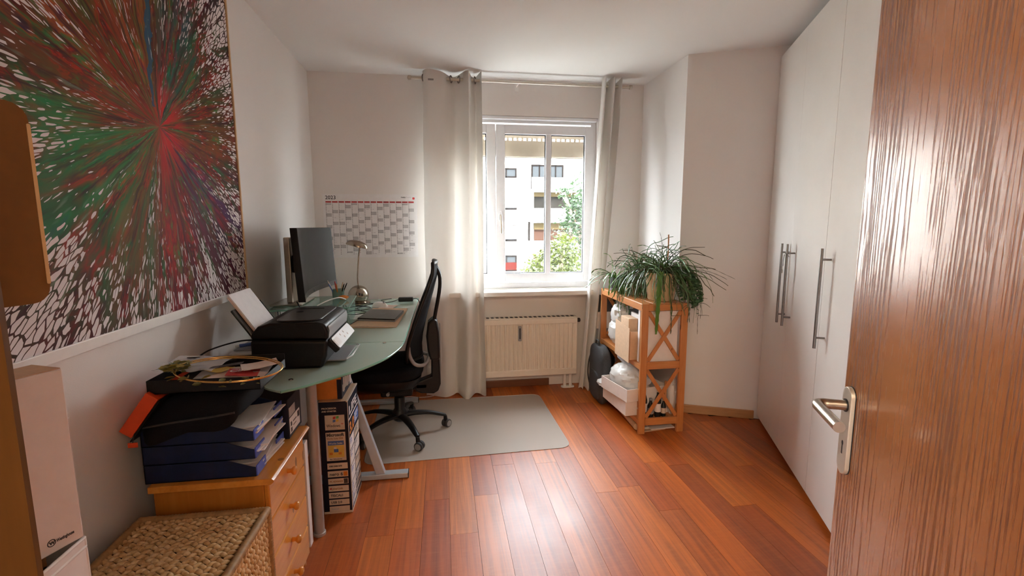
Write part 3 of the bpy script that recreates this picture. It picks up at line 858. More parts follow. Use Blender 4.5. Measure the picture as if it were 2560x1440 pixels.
for k, (dx, rz) in enumerate(((-.006, 8), (.003, -10), (.009, 3))):
    Mk = Matrix.Translation(M_W @ V((.572 + dx, .056 + .002 * k, 1.135))) @ Matrix(((-A2.x, 0, -B2.x, 0), (-A2.y, 0, -B2.y, 0), (0, 1, 0, 0), (0, 0, 0, 1))) @ Matrix.Rotation(R(rz), 4, 'Z')
    ky = MB().prism([(-.002, 0), (.002, 0), (.002, -.020), (.008, -.024), (.009, -.034), (.003, -.040), (-.003, -.040), (-.009, -.034), (-.008, -.024), (-.002, -.020)], -.0008, .0008, M=Mk)
    ky.build('key', M['nickel'] if k != 1 else M['black'], kb, smooth=0)

# ================================================================ PAINTING
pg = thing('painting', 'large square poured-paint canvas with a bright starburst on the left wall', 'painting', (XL, 1.72, 1.03))
PY0, PY1, PZ0, PZ1 = 1.0, 2.425, 1.034, 2.445
MB().box(XL + .003, XL + .024, PY0 + .012, PY1 - .010, PZ0 + .03, PZ1 - .012).build('canvas', M['painting'], pg, smooth=0)
bpy.data.objects['canvas'].parent = None
cv = bpy.data.objects['canvas']; me = cv.data; me.transform(Matrix.Translation((XL, 1.72, 1.03))); cv.parent = pg; cv.matrix_parent_inverse = WM[pg].inverted()
fr = MB(); fr.box(XL + .001, XL + .030, PY0, PY1, PZ0, PZ0 + .031); fr.box(XL + .001, XL + .030, PY0, PY1, PZ1 - .013, PZ1)
fr.box(XL + .001, XL + .030, PY0, PY0 + .013, PZ0 + .031, PZ1 - .013)
fr.build('frame', M['white_gloss'], pg, bevel=.002, smooth=0)
MB().box(XL + .001, XL + .030, PY1 - .011, PY1, PZ0 + .031, PZ1 - .013).build('frame_side', M['pale_edge'], pg, bevel=.002, smooth=0, label='thin pale wooden side strip of the frame')

# ================================================================ WALL CALENDAR
CX0, CX1, CZ0, CZ1, CY = -.905, -.196, 1.117, 1.607, YB - .0015
wc = thing('wall_calendar', 'white 2023 year planner with red month headings on the window wall', 'calendar', (-.55, YB, 1.117))
MB().box(CX0, CX1, CY, CY + .001, CZ0, CZ1).build('sheet', M['paper'], wc, smooth=0)
yq = CY - .0006
gx0, gx1 = CX0 + .020, CX1 - .018
cw = (gx1 - gx0) / 14
def zrow(k): return 1.537 - .0128 * k
hd = MB(); gy = MB(); dk = MB(); lt = MB()
rc = random.Random(23)
first = (6, 1, 1, 4, 6, 2, 4, 0, 3, 5, 1, 3, 6, 2)
for cidx in range(14):
    a = gx0 + cw * cidx; b = a + cw * .86
    hd.box(a, b, yq, yq + .0004, 1.541, 1.553)
    days = (31, 28, 31, 30, 31, 30, 31, 31, 30, 31, 30, 31, 31, 29)[cidx]
    for d in range(days):
        z = zrow(d)
        dk.box(a + .001, a + .0045, yq, yq + .0004, z - .0095, z - .0045)
        if (d + first[cidx]) % 7 in (5, 6):
            gy.box(a, b, yq + .0001, yq + .0005, z - .0122, z - .0006)
        elif rc.random() < .12:
            lt.box(a + .012, a + .012 + rc.random() * .022, yq, yq + .0004, z - .009, z - .006)
    lt.box(a - .0008, a - .0001, yq, yq + .0004, zrow(31), 1.56)
hd.build('month_headings', M['red_print'], wc, smooth=0, kind='stuff'); gy.build('weekend_marks', M['grey_print'], wc, smooth=0, kind='stuff')
dk.build('day_numbers', M['dark_print'], wc, smooth=0, kind='stuff'); lt.build('entries', M['grey_print'], wc, smooth=0, kind='stuff')
months = ('Dezember', 'Januar', 'Februar', 'März', 'April', 'Mai', 'Juni', 'Juli', 'August', 'September', 'Oktober', 'November', 'Dezember', 'Januar')
for cidx in range(14):
    text(months[cidx], .0085, frame((gx0 + cw * (cidx + .43), yq - .0004, 1.5443), (1, 0, 0), (0, 0, 1)), M['dark_print'], wc, 'month_name', align='CENTER')
text('2023', .040, frame((CX0 + .018, yq, 1.567), (1, 0, 0), (0, 0, 1)), M['dark_print'], wc, 'year', .0006)
text('meta', .017, frame((CX1 - .122, yq, 1.580), (1, 0, 0), (0, 0, 1)), M['dark_print'], wc, 'lettering', .0004)
text('finanz', .017, frame((CX1 - .086, yq, 1.580), (1, 0, 0), (0, 0, 1)), M['grey_print'], wc, 'lettering')
MB().prism(rrect(CX1 - .034, CX1 - .017, 1.568, 1.585, .004, 3), yq, yq + .0004, 'y').build('logo', M['red_print'], wc, smooth=0)

# ================================================================ DESK
DZ = .79
dsk = thing('desk', 'green frosted-glass desk with rounded end and grey A-shaped legs', 'desk', (-.575, 2.9, 0))
mb = MB().prism(rrect(-.945, -.205, 2.353, 3.785, .02, 3), DZ - .010, DZ)
mb.build('glass_top', M['desk_glass'], dsk, bevel=.0025, smooth=0)
half = [(-.632, 1.692), (-.575, 1.684), (-.52, 1.722), (-.466, 1.777), (-.40, 1.845), (-.337, 1.918), (-.266, 2.044), (-.234, 2.145), (-.212, 2.25), (-.205, 2.347)]
half = [(p.x, p.y) for p in spline([(a, b, 0) for a, b in half[1:]], 4)]
poly = half + [(-1.15 - a, b) for a, b in half[::-1][:-1]]
MB().prism(poly, DZ - .010, DZ).build('glass_extension', M['desk_glass'], dsk, bevel=.0025, smooth=0)
ed = MB().tube([(a, b, DZ - .005) for a, b in half], .0052, 8)
ed.tube([(-.2045, 2.353, DZ - .005), (-.2045, 3.785, DZ - .005)], .0052, 8)
ed.build('glass_edge', M['glass_edge'], dsk, smooth=60)
MB().lathe([(.026, 0), (.026, .012), (.0215, .014), (.0215, DZ - .030), (.04, DZ - .028), (.04, DZ - .011)], (-.571, 2.034, 0), 24).build('leg', M['leg_metal'], dsk, smooth=40)
def a_leg(y):
    o = MB()
    o.box(-.93, -.215, y - .024, y + .024, 0.004, .032)
    for s in (1, -1):
        xb = -.575 + s * .215; xt = -.575 + s * .012
        o.prism([(xb - .024, .032), (xb + .024, .032), (xt + .02, .735), (xt - .02, .735)], y - .018, y + .018, 'y')
    o.box(-.90, -.25, y - .02, y + .02, .735, .765)
    o.build('leg', M['grey_metal'], dsk, bevel=.003, smooth=0)
    for x0 in (-.2149, -.934):
        MB().box(x0, x0 + .0039, y - .025, y + .025, .003, .033).build('foot_cap', M['rubber'], dsk, smooth=0)
a_leg(2.475); a_leg(3.58)
for x_ in (-.82, -.36): MB().box(x_ - .018, x_ + .018, 2.0, 3.72, .7655, .7795).build('rail', M['grey_metal'], dsk, bevel=.002, smooth=0)
for x_, y_ in ((-.295, 2.325), (-.85, 2.325), (-.575, 1.80), (-.30, 3.70), (-.86, 3.70)): MB().lathe([(.009, DZ), (.009, DZ + .0035), (.006, DZ + .005)], (x_, y_, 0), 12).build('bolt_cap', M['chrome'], dsk)

# glass riser with the monitor
rs = thing('monitor_riser', 'clear green glass riser under the monitor on the desk', 'stand', (-.74, 2.85, DZ))
RZ = .92
Mr = Matrix.Translation((-.745, 2.86, 0)) @ Matrix.Rotation(R(5), 4, 'Z')
MB().prism(rrect(-.205, .205, -.235, .235, .02, 4), RZ - .008, RZ, M=Mr).build('shelf_plate', M['riser_glass'], rs, bevel=.002, smooth=0)
e_ = MB().tube([Mr @ V(p) for p in ((-.2, -.2355, RZ - .004), (.2, -.2355, RZ - .004))], .0042, 6); e_.tube([Mr @ V(p) for p in ((.2055, -.22, RZ - .004), (.2055, .22, RZ - .004))], .0042, 6)
e_.build('plate_edge', M['glass_edge'], rs)
for sx in (-1, 1):
    for sy in (-1, 1):
        MB().lathe([(.014, DZ + .0005), (.014, RZ - .0085)], Mr @ V((sx * .165, sy * .19, 0)), 14).build('post', M['chrome'], rs)
MB().box(.19, .196, -.225, .225, DZ + .001, RZ - .009, M=Mr).build('side_pane', M['riser_glass'], rs, smooth=0)

mo = thing('monitor', 'large curved monitor with dark screen on the glass riser', 'monitor', (-.80, 2.83, RZ))
MZ0, MZ1 = .985, 1.354
pA, pB = V((-.694, 2.44, 0)), V((-.702, 3.19, 0))
def scr(u, v, off):
    p = pA.lerp(pB, u)
    sag = .052 * (1 - (2 * u - 1) ** 2)
    tilt = (v - .5) * .020
    return V((p.x - sag - tilt - off, p.y, MZ0 + (MZ1 - MZ0) * v))
MB().sheet(lambda u, v: scr(u, v, .002), 24, 4, (-.034, 0, 0)).build('housing', M['black'], mo, bevel=.002, smooth=45)
MB().sheet(lambda u, v: scr(.012 + .976 * u, .085 + .895 * v, .001), 24, 4, (-.0015, 0, 0)).build('screen', M['screen'], mo, smooth=45)
MB().sheet(lambda u, v: scr(u, .0 + .08 * v, .0), 24, 2, (-.003, 0, 0)).build('bezel', M['black_brown'], mo, smooth=45)
lgM = scr(.5, .035, -.0006)
MB().lathe([(.008, 0), (.008, .0012)], (0, 0, 0), 16, M=Matrix.Translation(lgM) @ Matrix.Rotation(R(90), 4, 'Y')).build('maker_badge', M['chrome'], mo)
ml = MB().prism([(-.955, 0), (-.785, 0), (-.785, .01), (-.955, .01)], 2.72, 2.99, 'y', M=Matrix.Translation((0, 0, RZ + .001)))
ml.build('base_plate', M['nickel'], mo, bevel=.003, smooth=0)
MB().box(-.880, -.847, 2.775, 2.905, RZ + .011, 1.302).build('column', M['nickel'], mo, bevel=.006, smooth=0, label='silver stand column')
MB().box(-.848, -.782, 2.80, 2.88, 1.10, 1.20).build('hinge', M['black'], mo, bevel=.006, smooth=0)

# pen cup and pens
pc = thing('pen_cup', 'clear pen cup full of pens behind the monitor', 'cup', (-.655, 3.03, RZ))
MB().lathe([(.034, RZ + .001), (.037, RZ + .052), (.035, RZ + .052), (.032, RZ + .004), (0.001, RZ + .004)], (-.655, 3.03, 0), 20, cap=False).build('cup', M['riser_glass'], pc)
rp = random.Random(4)
cols = [('black', 'black ballpoint'), ('kraft', 'wooden pencil'), ('red_print', 'red pen'), ('white_card', 'white pen'), ('blue_print', 'blue pen'), ('orange_card', 'orange pencil'), ('black_gloss', 'shiny black marker')]
for k, (mt, nm) in enumerate(cols):
    a = 2 * math.pi * k / len(cols) + .3; tl_ = .035 + .01 * rp.random()
    p0 = V((-.655 + .018 * math.cos(a), 3.03 + .018 * math.sin(a), RZ + .006)); p1 = p0 + V((tl_ * math.cos(a), tl_ * math.sin(a), .080 + .025 * rp.random()))
    d = (p1 - p0).normalized()
    pn = MB().tube([p0, p1 - d * .012, p1 - d * .010, p1], [.0036, .0038, .003, .0022], 8).build('pen', M[mt])
    tag(pn, nm + ' standing in the clear pen cup', 'pen', 'pens in the pen cup')
# white cable and orange scrap on the riser
cb_ = MB().tube(spline([(-.70, 2.70, RZ + .004), (-.66, 2.76, RZ + .02), (-.61, 2.83, RZ + .028), (-.585, 2.9, RZ + .006)], 6), .0035, 8).build('cable', M['white_gloss'])
tag(cb_, 'short white cable curling over the glass riser', 'cable')
tag(MB().blob((-.60, 2.915, RZ + .016), (.028, .022, .014), 5, .3, 3, 12, 8).build('wrapped_sweet', M['orange_card']), 'orange and white wrapped bit on the riser edge', 'wrapper')
tag(MB().tube(spline([(-.735, 2.47, .984), (-.72, 2.5, .93), (-.70, 2.55, .905), (-.68, 2.60, .85), (-.66, 2.66, DZ + .006), (-.6, 2.8, DZ + .006)], 6), .0035, 8).build('cable', M['black']), 'thin black cable hanging from the monitor edge', 'cable')

# ================================================================ DESK LAMP
lm = thing('desk_lamp', 'brushed-steel desk lamp with dome base and small tilted shade', 'lamp', (-.625, 3.56, DZ))
LX, LY = -.625, 3.56
MB().lathe([(.080, DZ + .0008), (.082, DZ + .004), (.080, DZ + .012), (.060, DZ + .018)] + [(.074 * math.cos(a), DZ + .066 + .074 * math.sin(a)) for a in [R(q) for q in (-38, -25, -12, 0, 14, 28, 42, 56, 70, 82)]], (LX, LY, 0), 32).build('base', M['lamp_metal'], lm, smooth=50)
st_pts = spline([(LX, LY, DZ + .138), (LX - .002, LY, DZ + .19), (LX + .004, LY, DZ + .27), (LX + .014, LY, DZ + .36), (LX + .024, LY - .005, DZ + .425)], 5)
MB().tube(st_pts, .0058, 10).build('stem', M['lamp_metal'], lm, smooth=60)
hl = []
Mh = Matrix.Translation((LX + .004, LY - .01, DZ + .428)) @ Matrix.Rotation(R(14), 4, 'Y')
def head(u, v):
    a = 2 * math.pi * u; ph = v * math.pi / 2
    rx, ry = .078, .048
    return V((rx * math.cos(ph) * math.cos(a) , ry * math.cos(ph) * math.sin(a), .042 * math.sin(ph)))
MB().sheet(head, 32, 8, (0, 0, -.003), M=Mh).build('shade', M['lamp_metal'], lm, smooth=60)
MB().lathe([(.012, -.018), (.016, -.004), (.014, .016)], (0.0, 0, 0), 14, M=Mh).build('bulb', M['white_gloss'], lm)
MB().box(LX + .012, LX + .026, LY - .078, LY - .066, DZ + .072, DZ + .092).build('switch', M['rubber'], lm, bevel=.002, smooth=0)

# ================================================================ THINGS ON THE DESK TOP
def quad_slab(p, z0, z1, name, mat, bevel=.001):
    return MB().prism([(a, b) for a, b in p], z0, z1).build(name, mat, None, bevel=bevel, smooth=0)
fo = thing('document_folder', 'beige card folder lying under the laptop', 'folder', (-.4, 2.98, DZ))
MB().prism([(-.545, 2.70), (-.272, 2.68), (-.250, 3.26), (-.488, 3.30)], DZ + .0008, DZ + .003).build('back_cover', M['kraft'], fo, smooth=0)
MB().prism([(-.543, 2.705), (-.276, 2.685), (-.256, 3.25), (-.49, 3.29)], DZ + .0035, DZ + .008).build('sheets', M['white_card'], fo, smooth=0)
MB().prism([(-.545, 2.702), (-.274, 2.682), (-.252, 3.258), (-.488, 3.298)], DZ + .0085, DZ + .010).build('front_cover', M['kraft'], fo, smooth=0)
LZ = DZ + .0105
lpt = thing('laptop', 'small closed dark grey laptop on the beige folder', 'laptop', (-.39, 2.98, LZ))
lq = [(-.516, 2.865), (-.290, 2.785), (-.262, 3.085), (-.480, 3.165)]
MB().prism(lq, LZ, LZ + .009).build('base', M['grey_plastic'], lpt, bevel=.002, smooth=0)
MB().prism(lq, LZ + .010, LZ + .0175).build('lid', M['black_brown'], lpt, bevel=.002, smooth=0)
MB().box(-.40, -.37, 2.985, 2.991, LZ + .0177, LZ + .0181).build('badge', M['grey_plastic'], lpt, smooth=0)
tag(MB().tube(spline([(-.512, 2.86, LZ + .006), (-.525, 2.80, LZ + .004), (-.555, 2.72, DZ + .006), (-.60, 2.66, DZ + .005), (-.63, 2.60, DZ + .005)], 6), .0024, 6).build('cable', M['black']), 'thin dark cable running out of the laptop', 'cable')
ms = thing('mouse', 'white computer mouse behind the laptop', 'mouse', (-.45, 3.40, DZ))
Mm = Matrix.Translation((-.455, 3.40, DZ + .001)) @ Matrix.Rotation(R(-20), 4, 'Z')
def msh(u, v):
    a = 2 * math.pi * u; ph = v * math.pi / 2
    return V((.056 * math.cos(ph) ** .6 * math.cos(a), .032 * math.cos(ph) ** .6 * math.sin(a), .036 * math.sin(ph)))
MB().grid(msh, 24, 8, M=Mm, wrap=True).build('shell', M['white_gloss'], ms, smooth=70)
MB().lathe([(.004, 0), (.008, .003), (.008, .005), (.004, .008)], (0, 0, 0), 12, M=Mm @ Matrix.Translation((.034, -.004, .029)) @ Matrix.Rotation(R(90), 4, 'X')).build('wheel', M['grey_plastic'], ms)
ad = thing('power_adaptor', 'black power adaptor brick at the back corner of the desk', 'adaptor', (-.285, 3.63, DZ))
MB().box(-.345, -.235, 3.605, 3.655, DZ + .001, DZ + .031).build('brick', M['black'], ad, bevel=.006, smooth=0)
MB().tube(spline([(-.236, 3.63, DZ + .016), (-.21, 3.63, DZ + .018), (-.188, 3.63, DZ - .01), (-.18, 3.63, DZ - .12), (-.19, 3.63, DZ - .3)], 6), .003, 6).build('cord', M['black'], ad)
MB().tube(spline([(-.344, 3.63, DZ + .016), (-.40, 3.58, DZ + .005), (-.50, 3.52, DZ + .006), (-.56, 3.44, DZ + .006), (-.60, 3.34, DZ + .006)], 6), .0028, 6).build('cord', M['black'], ad)
for k, pts in enumerate(([(-.62, 3.42), (-.55, 3.38), (-.50, 3.30), (-.56, 3.22), (-.64, 3.25), (-.68, 3.33), (-.60, 3.38), (-.52, 3.34)],
                         [(-.70, 3.30), (-.60, 3.26), (-.54, 3.16), (-.50, 3.10), (-.57, 3.04), (-.62, 3.10)],
                         [(-.66, 3.45), (-.58, 3.47), (-.50, 3.46), (-.44, 3.52), (-.47, 3.60), (-.40, 3.66)])):
    lab = ('tangle of thin black cable in front of the lamp base', 'thin black cable winding over loose papers behind the laptop', 'black cable looping from lamp base to desk corner')[k]
    tag(MB().tube(spline([(a, b, DZ + .010 + .008 * abs(math.sin(3.1 * i + k))) for i, (a, b) in enumerate(pts)], 6), .0026, 6).build('cable', M['black']), lab, 'cable')
quads = [([(-.66, 2.98), (-.54, 2.95), (-.52, 3.14), (-.64, 3.18)], 'paper', 'loose white sheet between folder and glass riser'),
         ([(-.46, 3.33), (-.36, 3.31), (-.33, 3.44), (-.42, 3.47)], 'pink_paper', 'pinkish note lying beside the mouse')]
for k, (q, mt, lab) in enumerate(quads):
    tag(quad_slab(q, DZ + .0012 + .001 * k, DZ + .0022 + .001 * k, 'paper_sheet', M[mt], 0), lab, 'paper')

# ================================================================ PRINTER
PX0, PX1, PYa, PYb, PZ = -.762, -.470, 1.935, 2.325, DZ + .001
pr = thing('printer', 'black multifunction inkjet printer at the end of the desk', 'printer', (-.62, 2.12, DZ))
side = [(PX0 + .01, PZ), (PX1 - .025, PZ), (PX1 - .006, PZ + .05), (PX1, PZ + .115), (PX0, PZ + .125), (PX0, PZ + .03)]
MB().prism(side, PYa, PYb, 'y').build('body', M['black'], pr, bevel=.012, seg=3, smooth=50)
upper = [(PX0, PZ + .128), (PX1 + .002, PZ + .118), (PX1 + .006, PZ + .150), (PX1 - .008, PZ + .182), (PX1 - .04, PZ + .190), (PX0 + .075, PZ + .190), (PX0 + .03, PZ + .178), (PX0 + .006, PZ + .15)]
MB().prism(upper, PYa + .001, PYb - .001, 'y').build('scanner_unit', M['black'], pr, bevel=.010, seg=3, smooth=50)
MB().prism(rrect(PX0 + .085, PX1 - .030, PYa + .02, PYb - .02, .05, 8), PZ + .1905, PZ + .197).build('lid', M['black_brown'], pr, bevel=.004, smooth=40)
MB().box(PX0 + .11, PX1 - .075, PYb - .10, PYb - .094, PZ + .1972, PZ + .1992).build('lid_ridge', M['black_gloss'], pr, bevel=.001, smooth=0)
MB().prism(rrect(-.645, -.615, PYa + .205, PYa + .226, .009, 5), PZ + .1973, PZ + .1978).build('badge', M['black_gloss'], pr, smooth=0)
pf = [(PX1 + .003, PZ + .120), (PX1 + .008, PZ + .152), (PX1 + .004, PZ + .171), (PX1 + .0015, PZ + .171), (PX1 + .0045, PZ + .15), (PX1, PZ + .122)]
MB().prism(pf, PYa + .015, PYb - .012, 'y').build('front_trim', M['grey_plastic'], pr, bevel=.001, smooth=50, label='silver-grey rounded front trim')
# tilted control panel
cpn = thing_m = Matrix.Translation((PX1 + .004, 0, PZ + .118)) @ Matrix.Rotation(R(50), 4, 'Y')
MB().box(.0, .062, PYa + .022, PYb - .03, -.026, 0, M=cpn).build('control_panel', M['black'], pr, bevel=.006, smooth=0)
MB().prism(rrect(.005, .058, PYa + .028, PYb - .036, .012, 4), .0004, .002, M=cpn).build('panel_face', M['white_frame'], pr, smooth=0, label='pale glossy control panel face')
MB().prism(rrect(.014, .048, PYa + .035, PYa + .10, .006, 3), .002, .0034, M=cpn).build('display', M['paper'], pr, smooth=0)
for k in range(4): MB().lathe([(.005, .002), (.005, .0035), (.003, .004)], (.020 + .020 * (k % 2), PYa + .15 + .03 * k, 0), 10, M=cpn).build('button', M['white_card'], pr)
# output tray and rear support
MB().box(PX1 - .03, PX1 + .055, PYa + .07, PYb - .07, PZ + .008, PZ + .014).build('output_tray', M['grey_plastic'], pr, bevel=.003, smooth=0)
MB().tube([(PX1 + .055, PYa + .07, PZ + .016), (PX1 + .072, PYa + .10, PZ + .020), (PX1 + .072, PYb - .10, PZ + .020), (PX1 + .055, PYb - .07, PZ + .016)], .004, 8).build('tray_stop', M['clear_film'], pr)
bx = Matrix.Translation((PX0 + .012, 0, PZ + .125)) @ Matrix.Rotation(R(-33), 4, 'Y')
MB().box(-.022, -.010, PYa + .05, PYb - .05, 0, .145, M=bx).build('paper_support', M['black_gloss'], pr, bevel=.004, smooth=0)
ps = thing('paper_stack', 'white paper stack standing in the rear tray of the printer', 'paper', (PX0, 2.12, PZ + .14))
MB().box(-.0085, -.004, PYa + .075, PYb - .100, .005, .198, M=bx).build('sheet', M['pink_paper'], ps, smooth=0)
MB().box(-.0035, .002, PYa + .080, PYb - .095, .005, .205, M=bx).build('sheet', M['paper'], ps, smooth=0)
# black cord and pile of things left of the printer
pile = [((-.93, -.79, 2.06, 2.33), .0, .012, 'black_gloss', 'flat black folder lying behind the printer against the wall', 'folder'),
        ((-.925, -.80, 2.12, 2.36), .0125, .026, 'paper', 'stack of white sheets on the flat black folder', 'paper'),
        ((-.92, -.81, 2.16, 2.38), .0265, .034, 'grey_plastic', 'grey plastic sleeve on top of the white sheets', 'folder')]
for (x0, x1, y0, y1), z0, z1, mt, lab, cat in pile:
    tag(MB().box(x0, x1, y0, y1, DZ + .001 + z0, DZ + .001 + z1).build({'folder': 'folder', 'paper': 'paper_stack'}[cat], M[mt], bevel=.002, smooth=0), lab, cat)
pp = thing('ballpoint_pen', 'blue pen lying on the papers behind the printer', 'pen', (-.87, 2.26, DZ + .036))
MB().tube([(-.91, 2.20, DZ + .043), (-.80, 2.27, DZ + .043)], .0075, 10).build('barrel', M['blue_print'], pp)
MB().tube([(-.925, 2.19, DZ + .043), (-.912, 2.199, DZ + .043)], .006, 10).build('cap', M['white_gloss'], pp)
tag(MB().tube(spline([(-.79, 2.10, DZ + .09), (-.84, 2.02, DZ + .105), (-.90, 1.90, DZ + .10), (-.88, 1.76, DZ + .095), (-.80, 1.69, DZ + .118), (-.72, 1.70, DZ + .115), (-.70, 1.80, DZ + .10), (-.76, 1.90, DZ + .07), (-.785, 1.98, DZ + .04)], 8), .0032, 8).build('cable', M['black']), 'black cable looping from the printer over the letter pile', 'cable')

# ================================================================ CHEST OF DRAWERS
ch = thing('chest_of_drawers', 'honey-coloured pine chest with four round-knobbed drawers', 'chest', (-.75, 1.66, 0))
HX0, HX1, HY0, HY1, HZ = -.892, -.560, 1.482, 1.845, .562
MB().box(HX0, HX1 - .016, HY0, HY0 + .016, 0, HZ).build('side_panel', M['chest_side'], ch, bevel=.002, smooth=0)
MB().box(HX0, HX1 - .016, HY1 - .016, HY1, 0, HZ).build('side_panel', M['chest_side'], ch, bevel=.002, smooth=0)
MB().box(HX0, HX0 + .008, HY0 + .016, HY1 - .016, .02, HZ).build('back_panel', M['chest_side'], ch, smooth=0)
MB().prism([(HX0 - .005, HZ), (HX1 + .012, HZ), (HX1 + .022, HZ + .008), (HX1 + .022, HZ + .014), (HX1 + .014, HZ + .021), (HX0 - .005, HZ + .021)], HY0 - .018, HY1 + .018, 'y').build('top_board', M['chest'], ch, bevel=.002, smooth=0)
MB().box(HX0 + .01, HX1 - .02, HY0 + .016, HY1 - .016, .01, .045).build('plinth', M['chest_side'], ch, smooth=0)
zs = [.048, .173, .302, .431, .558]
for k in range(4):
    d = MB().box(HX1 - .016, HX1, HY0 + .001, HY1 - .001, zs[k] + .003, zs[k + 1] - .003).build('drawer', M['chest'], ch, bevel=.004, smooth=0)
    zc_ = (zs[k] + zs[k + 1]) / 2 + (.012 if k == 3 else .006)
    MB().lathe([(.0085, 0), (.0075, .010), (.009, .014), (.0145, .019), (.0155, .025), (.012, .030), (.005, .0325)], (0, 0, 0), 16, M=Matrix.Translation((HX1 + .0003, 1.655, zc_)) @ Matrix.Rotation(R(90), 4, 'Y')).build('knob', M['chest'], d, smooth=60)
TZ = HZ + .021

# ---------------------------------------------------------------- letter trays
tr = None
def make_tray(z, label, first=None):
    t = thing('letter_tray', label, 'letter tray', (-.748, 1.61, z), 0, 'stacked navy letter trays')
    if first:
        for chd in first.children:
            c = chd.copy(); COL.objects.link(c); c.parent = t
            for g in chd.children:
                d = g.copy(); COL.objects.link(d); d.parent = c
        return t
    x0, x1, y0, y1, h = -.165, .153, -.125, .125, .062
    b = MB().box(x0, x1 - .03, y0, y1, 0, .004)
    prof = [(x0, .0), (x1, .0), (x1, .030), (x1 - .01, .032), (x1 - .085, h - .004), (x0, h - .004)]
    for yy in (y0, y1 - .004):
        b.prism(prof, yy, yy + .004, 'y')
    b.box(x0, x0 + .004, y0, y1, 0, h - .004)
    b.build('tray', M['blue_plastic'], t, local=True, bevel=.001, smooth=0)
    for yy in (y0 - .001, y1 - .075):
        MB().box(x1, x1 + .004, yy, yy + .076, .002, .036).build('front_tab', M['blue_label'], t, local=True, bevel=.001, smooth=0, label='bright blue front tab')
    return t
t1 = make_tray(TZ + .0005, 'navy letter tray at the bottom of the stack on the chest')
t2 = make_tray(TZ + .0595, 'navy letter tray in the middle of the stack on the chest', t1)
t3 = make_tray(TZ + .1185, 'navy letter tray at the top of the stack, under the black bag', t1)
rq = random.Random(9)
pl_lab = ['white sheets sticking out of the bottom letter tray', 'cream sheets sticking out of the middle letter tray', 'brown and white envelopes in the top letter tray']
for k in range(3):
    t = thing('paper_pile', pl_lab[k], 'papers', (-.70, 1.61, TZ + .006 + .059 * k))
    for j in range(4):
        z0 = TZ + .0055 + .059 * k + .006 * j
        mt = (M['paper'], M['white_card'], M['pink_paper'])[rq.randint(0, 1) if k < 2 else (0, 2, 0, 1)[j]]
        Mj = Matrix.Translation((-.735 + .03 * rq.random(), 1.61 + .02 * (rq.random() - .5), z0)) @ Matrix.Rotation(R(rq.uniform(-7, 7)), 4, 'Z')
        MB().sheet(lambda u, v: V((-.17 + .30 * u, -.105 + .21 * v, .010 * max(0, u - .75) * 4 * (.3 if k < 2 else 1))), 6, 2, (0, 0, .0042), M=Mj).build('sheet', mt, t, smooth=0)
# carton with printed label at the far end of the chest, below the desk
lb = thing('label_box', 'dark carton with white shipping label on the chest below the glass', 'box', (-.66, 1.80, TZ))
MB().box(-.78, -.575, 1.745, 1.895, TZ + .0005, TZ + .150).build('carton', M['navy_card'], lb, bevel=.002, smooth=0)
MB().box(-.5745, -.5735, 1.752, 1.87, TZ + .015, TZ + .075).build('label', M['paper'], lb, smooth=0)
MB().box(-.5745, -.5735, 1.752, 1.82, TZ + .08, TZ + .115).build('label', M['grey_print'], lb, smooth=0)
q_ = MB()
for yy, zz_ in ((1.762, .05), (1.762, .028)): q_.box(-.5734, -.5730, yy, yy + .014, TZ + zz_ - .008, TZ + zz_ + .008)
for k in range(8): q_.box(-.5734, -.5730, 1.843 + .0028 * k, 1.8445 + .0028 * k, TZ + .045, TZ + .068)
q_.box(-.5734, -.5730, 1.79, 1.83, TZ + .05, TZ + .054); q_.box(-.5734, -.5730, 1.79, 1.825, TZ + .035, TZ + .038)
q_.build('label_print', M['dark_print'], lb, smooth=0)
# black bag lying over the trays
bgz = TZ + .182
bg_ = thing('laptop_bag', 'black laptop bag slumped on top of the letter trays', 'bag', (-.79, 1.60, bgz))
def bag(u, v):
    a = 2 * math.pi * u; b = math.pi * (v - .5)
    sg = lambda q, e: math.copysign(abs(q) ** e, q)
    x = sg(math.cos(b), .35) * sg(math.cos(a), .35); y = sg(math.cos(b), .35) * sg(math.sin(a), .35); z = sg(math.sin(b), .55)
    p = V((-.772 + .145 * x, 1.60 + .135 * y, bgz + .052 + .050 * z))
    droop = max(0, (-.80 - p.x)) * .55
    near = max(0, 1.50 - p.y)
    return p + V((0, 0, -droop - near * 1.3 * (1 if z < 0 else .55))) + V((0, 0, .006 * noise.noise(p * 9)))
MB().grid(bag, 40, 20, wrap=True).build('body', M['black_fabric'], bg_, smooth=70)
MB().tube(spline([(-.90, 1.468, bgz + .005), (-.80, 1.462, bgz + .020), (-.70, 1.464, bgz + .030), (-.64, 1.475, bgz + .035)], 5), .0035, 6).build('zip', M['rubber'], bg_)
MB().box(-.928, -.902, 1.452, 1.456, TZ + .135, TZ + .150).build('tag', M['orange'], bg_, bevel=.001, smooth=0)
MB().tube([(-.915, 1.454, TZ + .150), (-.905, 1.47, bgz + .03)], .0016, 6).build('tag_cord', M['rubber'], bg_)
of = thing('red_folder', 'orange-red folder leaning between wall and black bag', 'folder', (-.93, 1.55, TZ + .17))
Mf = Matrix.Translation((-.875, 1.458, TZ + .286)) @ Matrix.Rotation(R(-52), 4, 'Y')
MB().box(-.140, 0, 0, .25, -.008, .030, M=Matrix.Translation((-.845, 1.458, TZ + .280)) @ Matrix.Rotation(R(-54), 4, 'Y')).build('cover', M['orange'], of, bevel=.002, smooth=0)
MB().box(-.150, -.0, -.001, .251, -.0155, -.0105, M=Matrix.Translation((-.845, 1.458, TZ + .280)) @ Matrix.Rotation(R(-54), 4, 'Y')).build('back_cover', M['black'], of, bevel=.001, smooth=0)
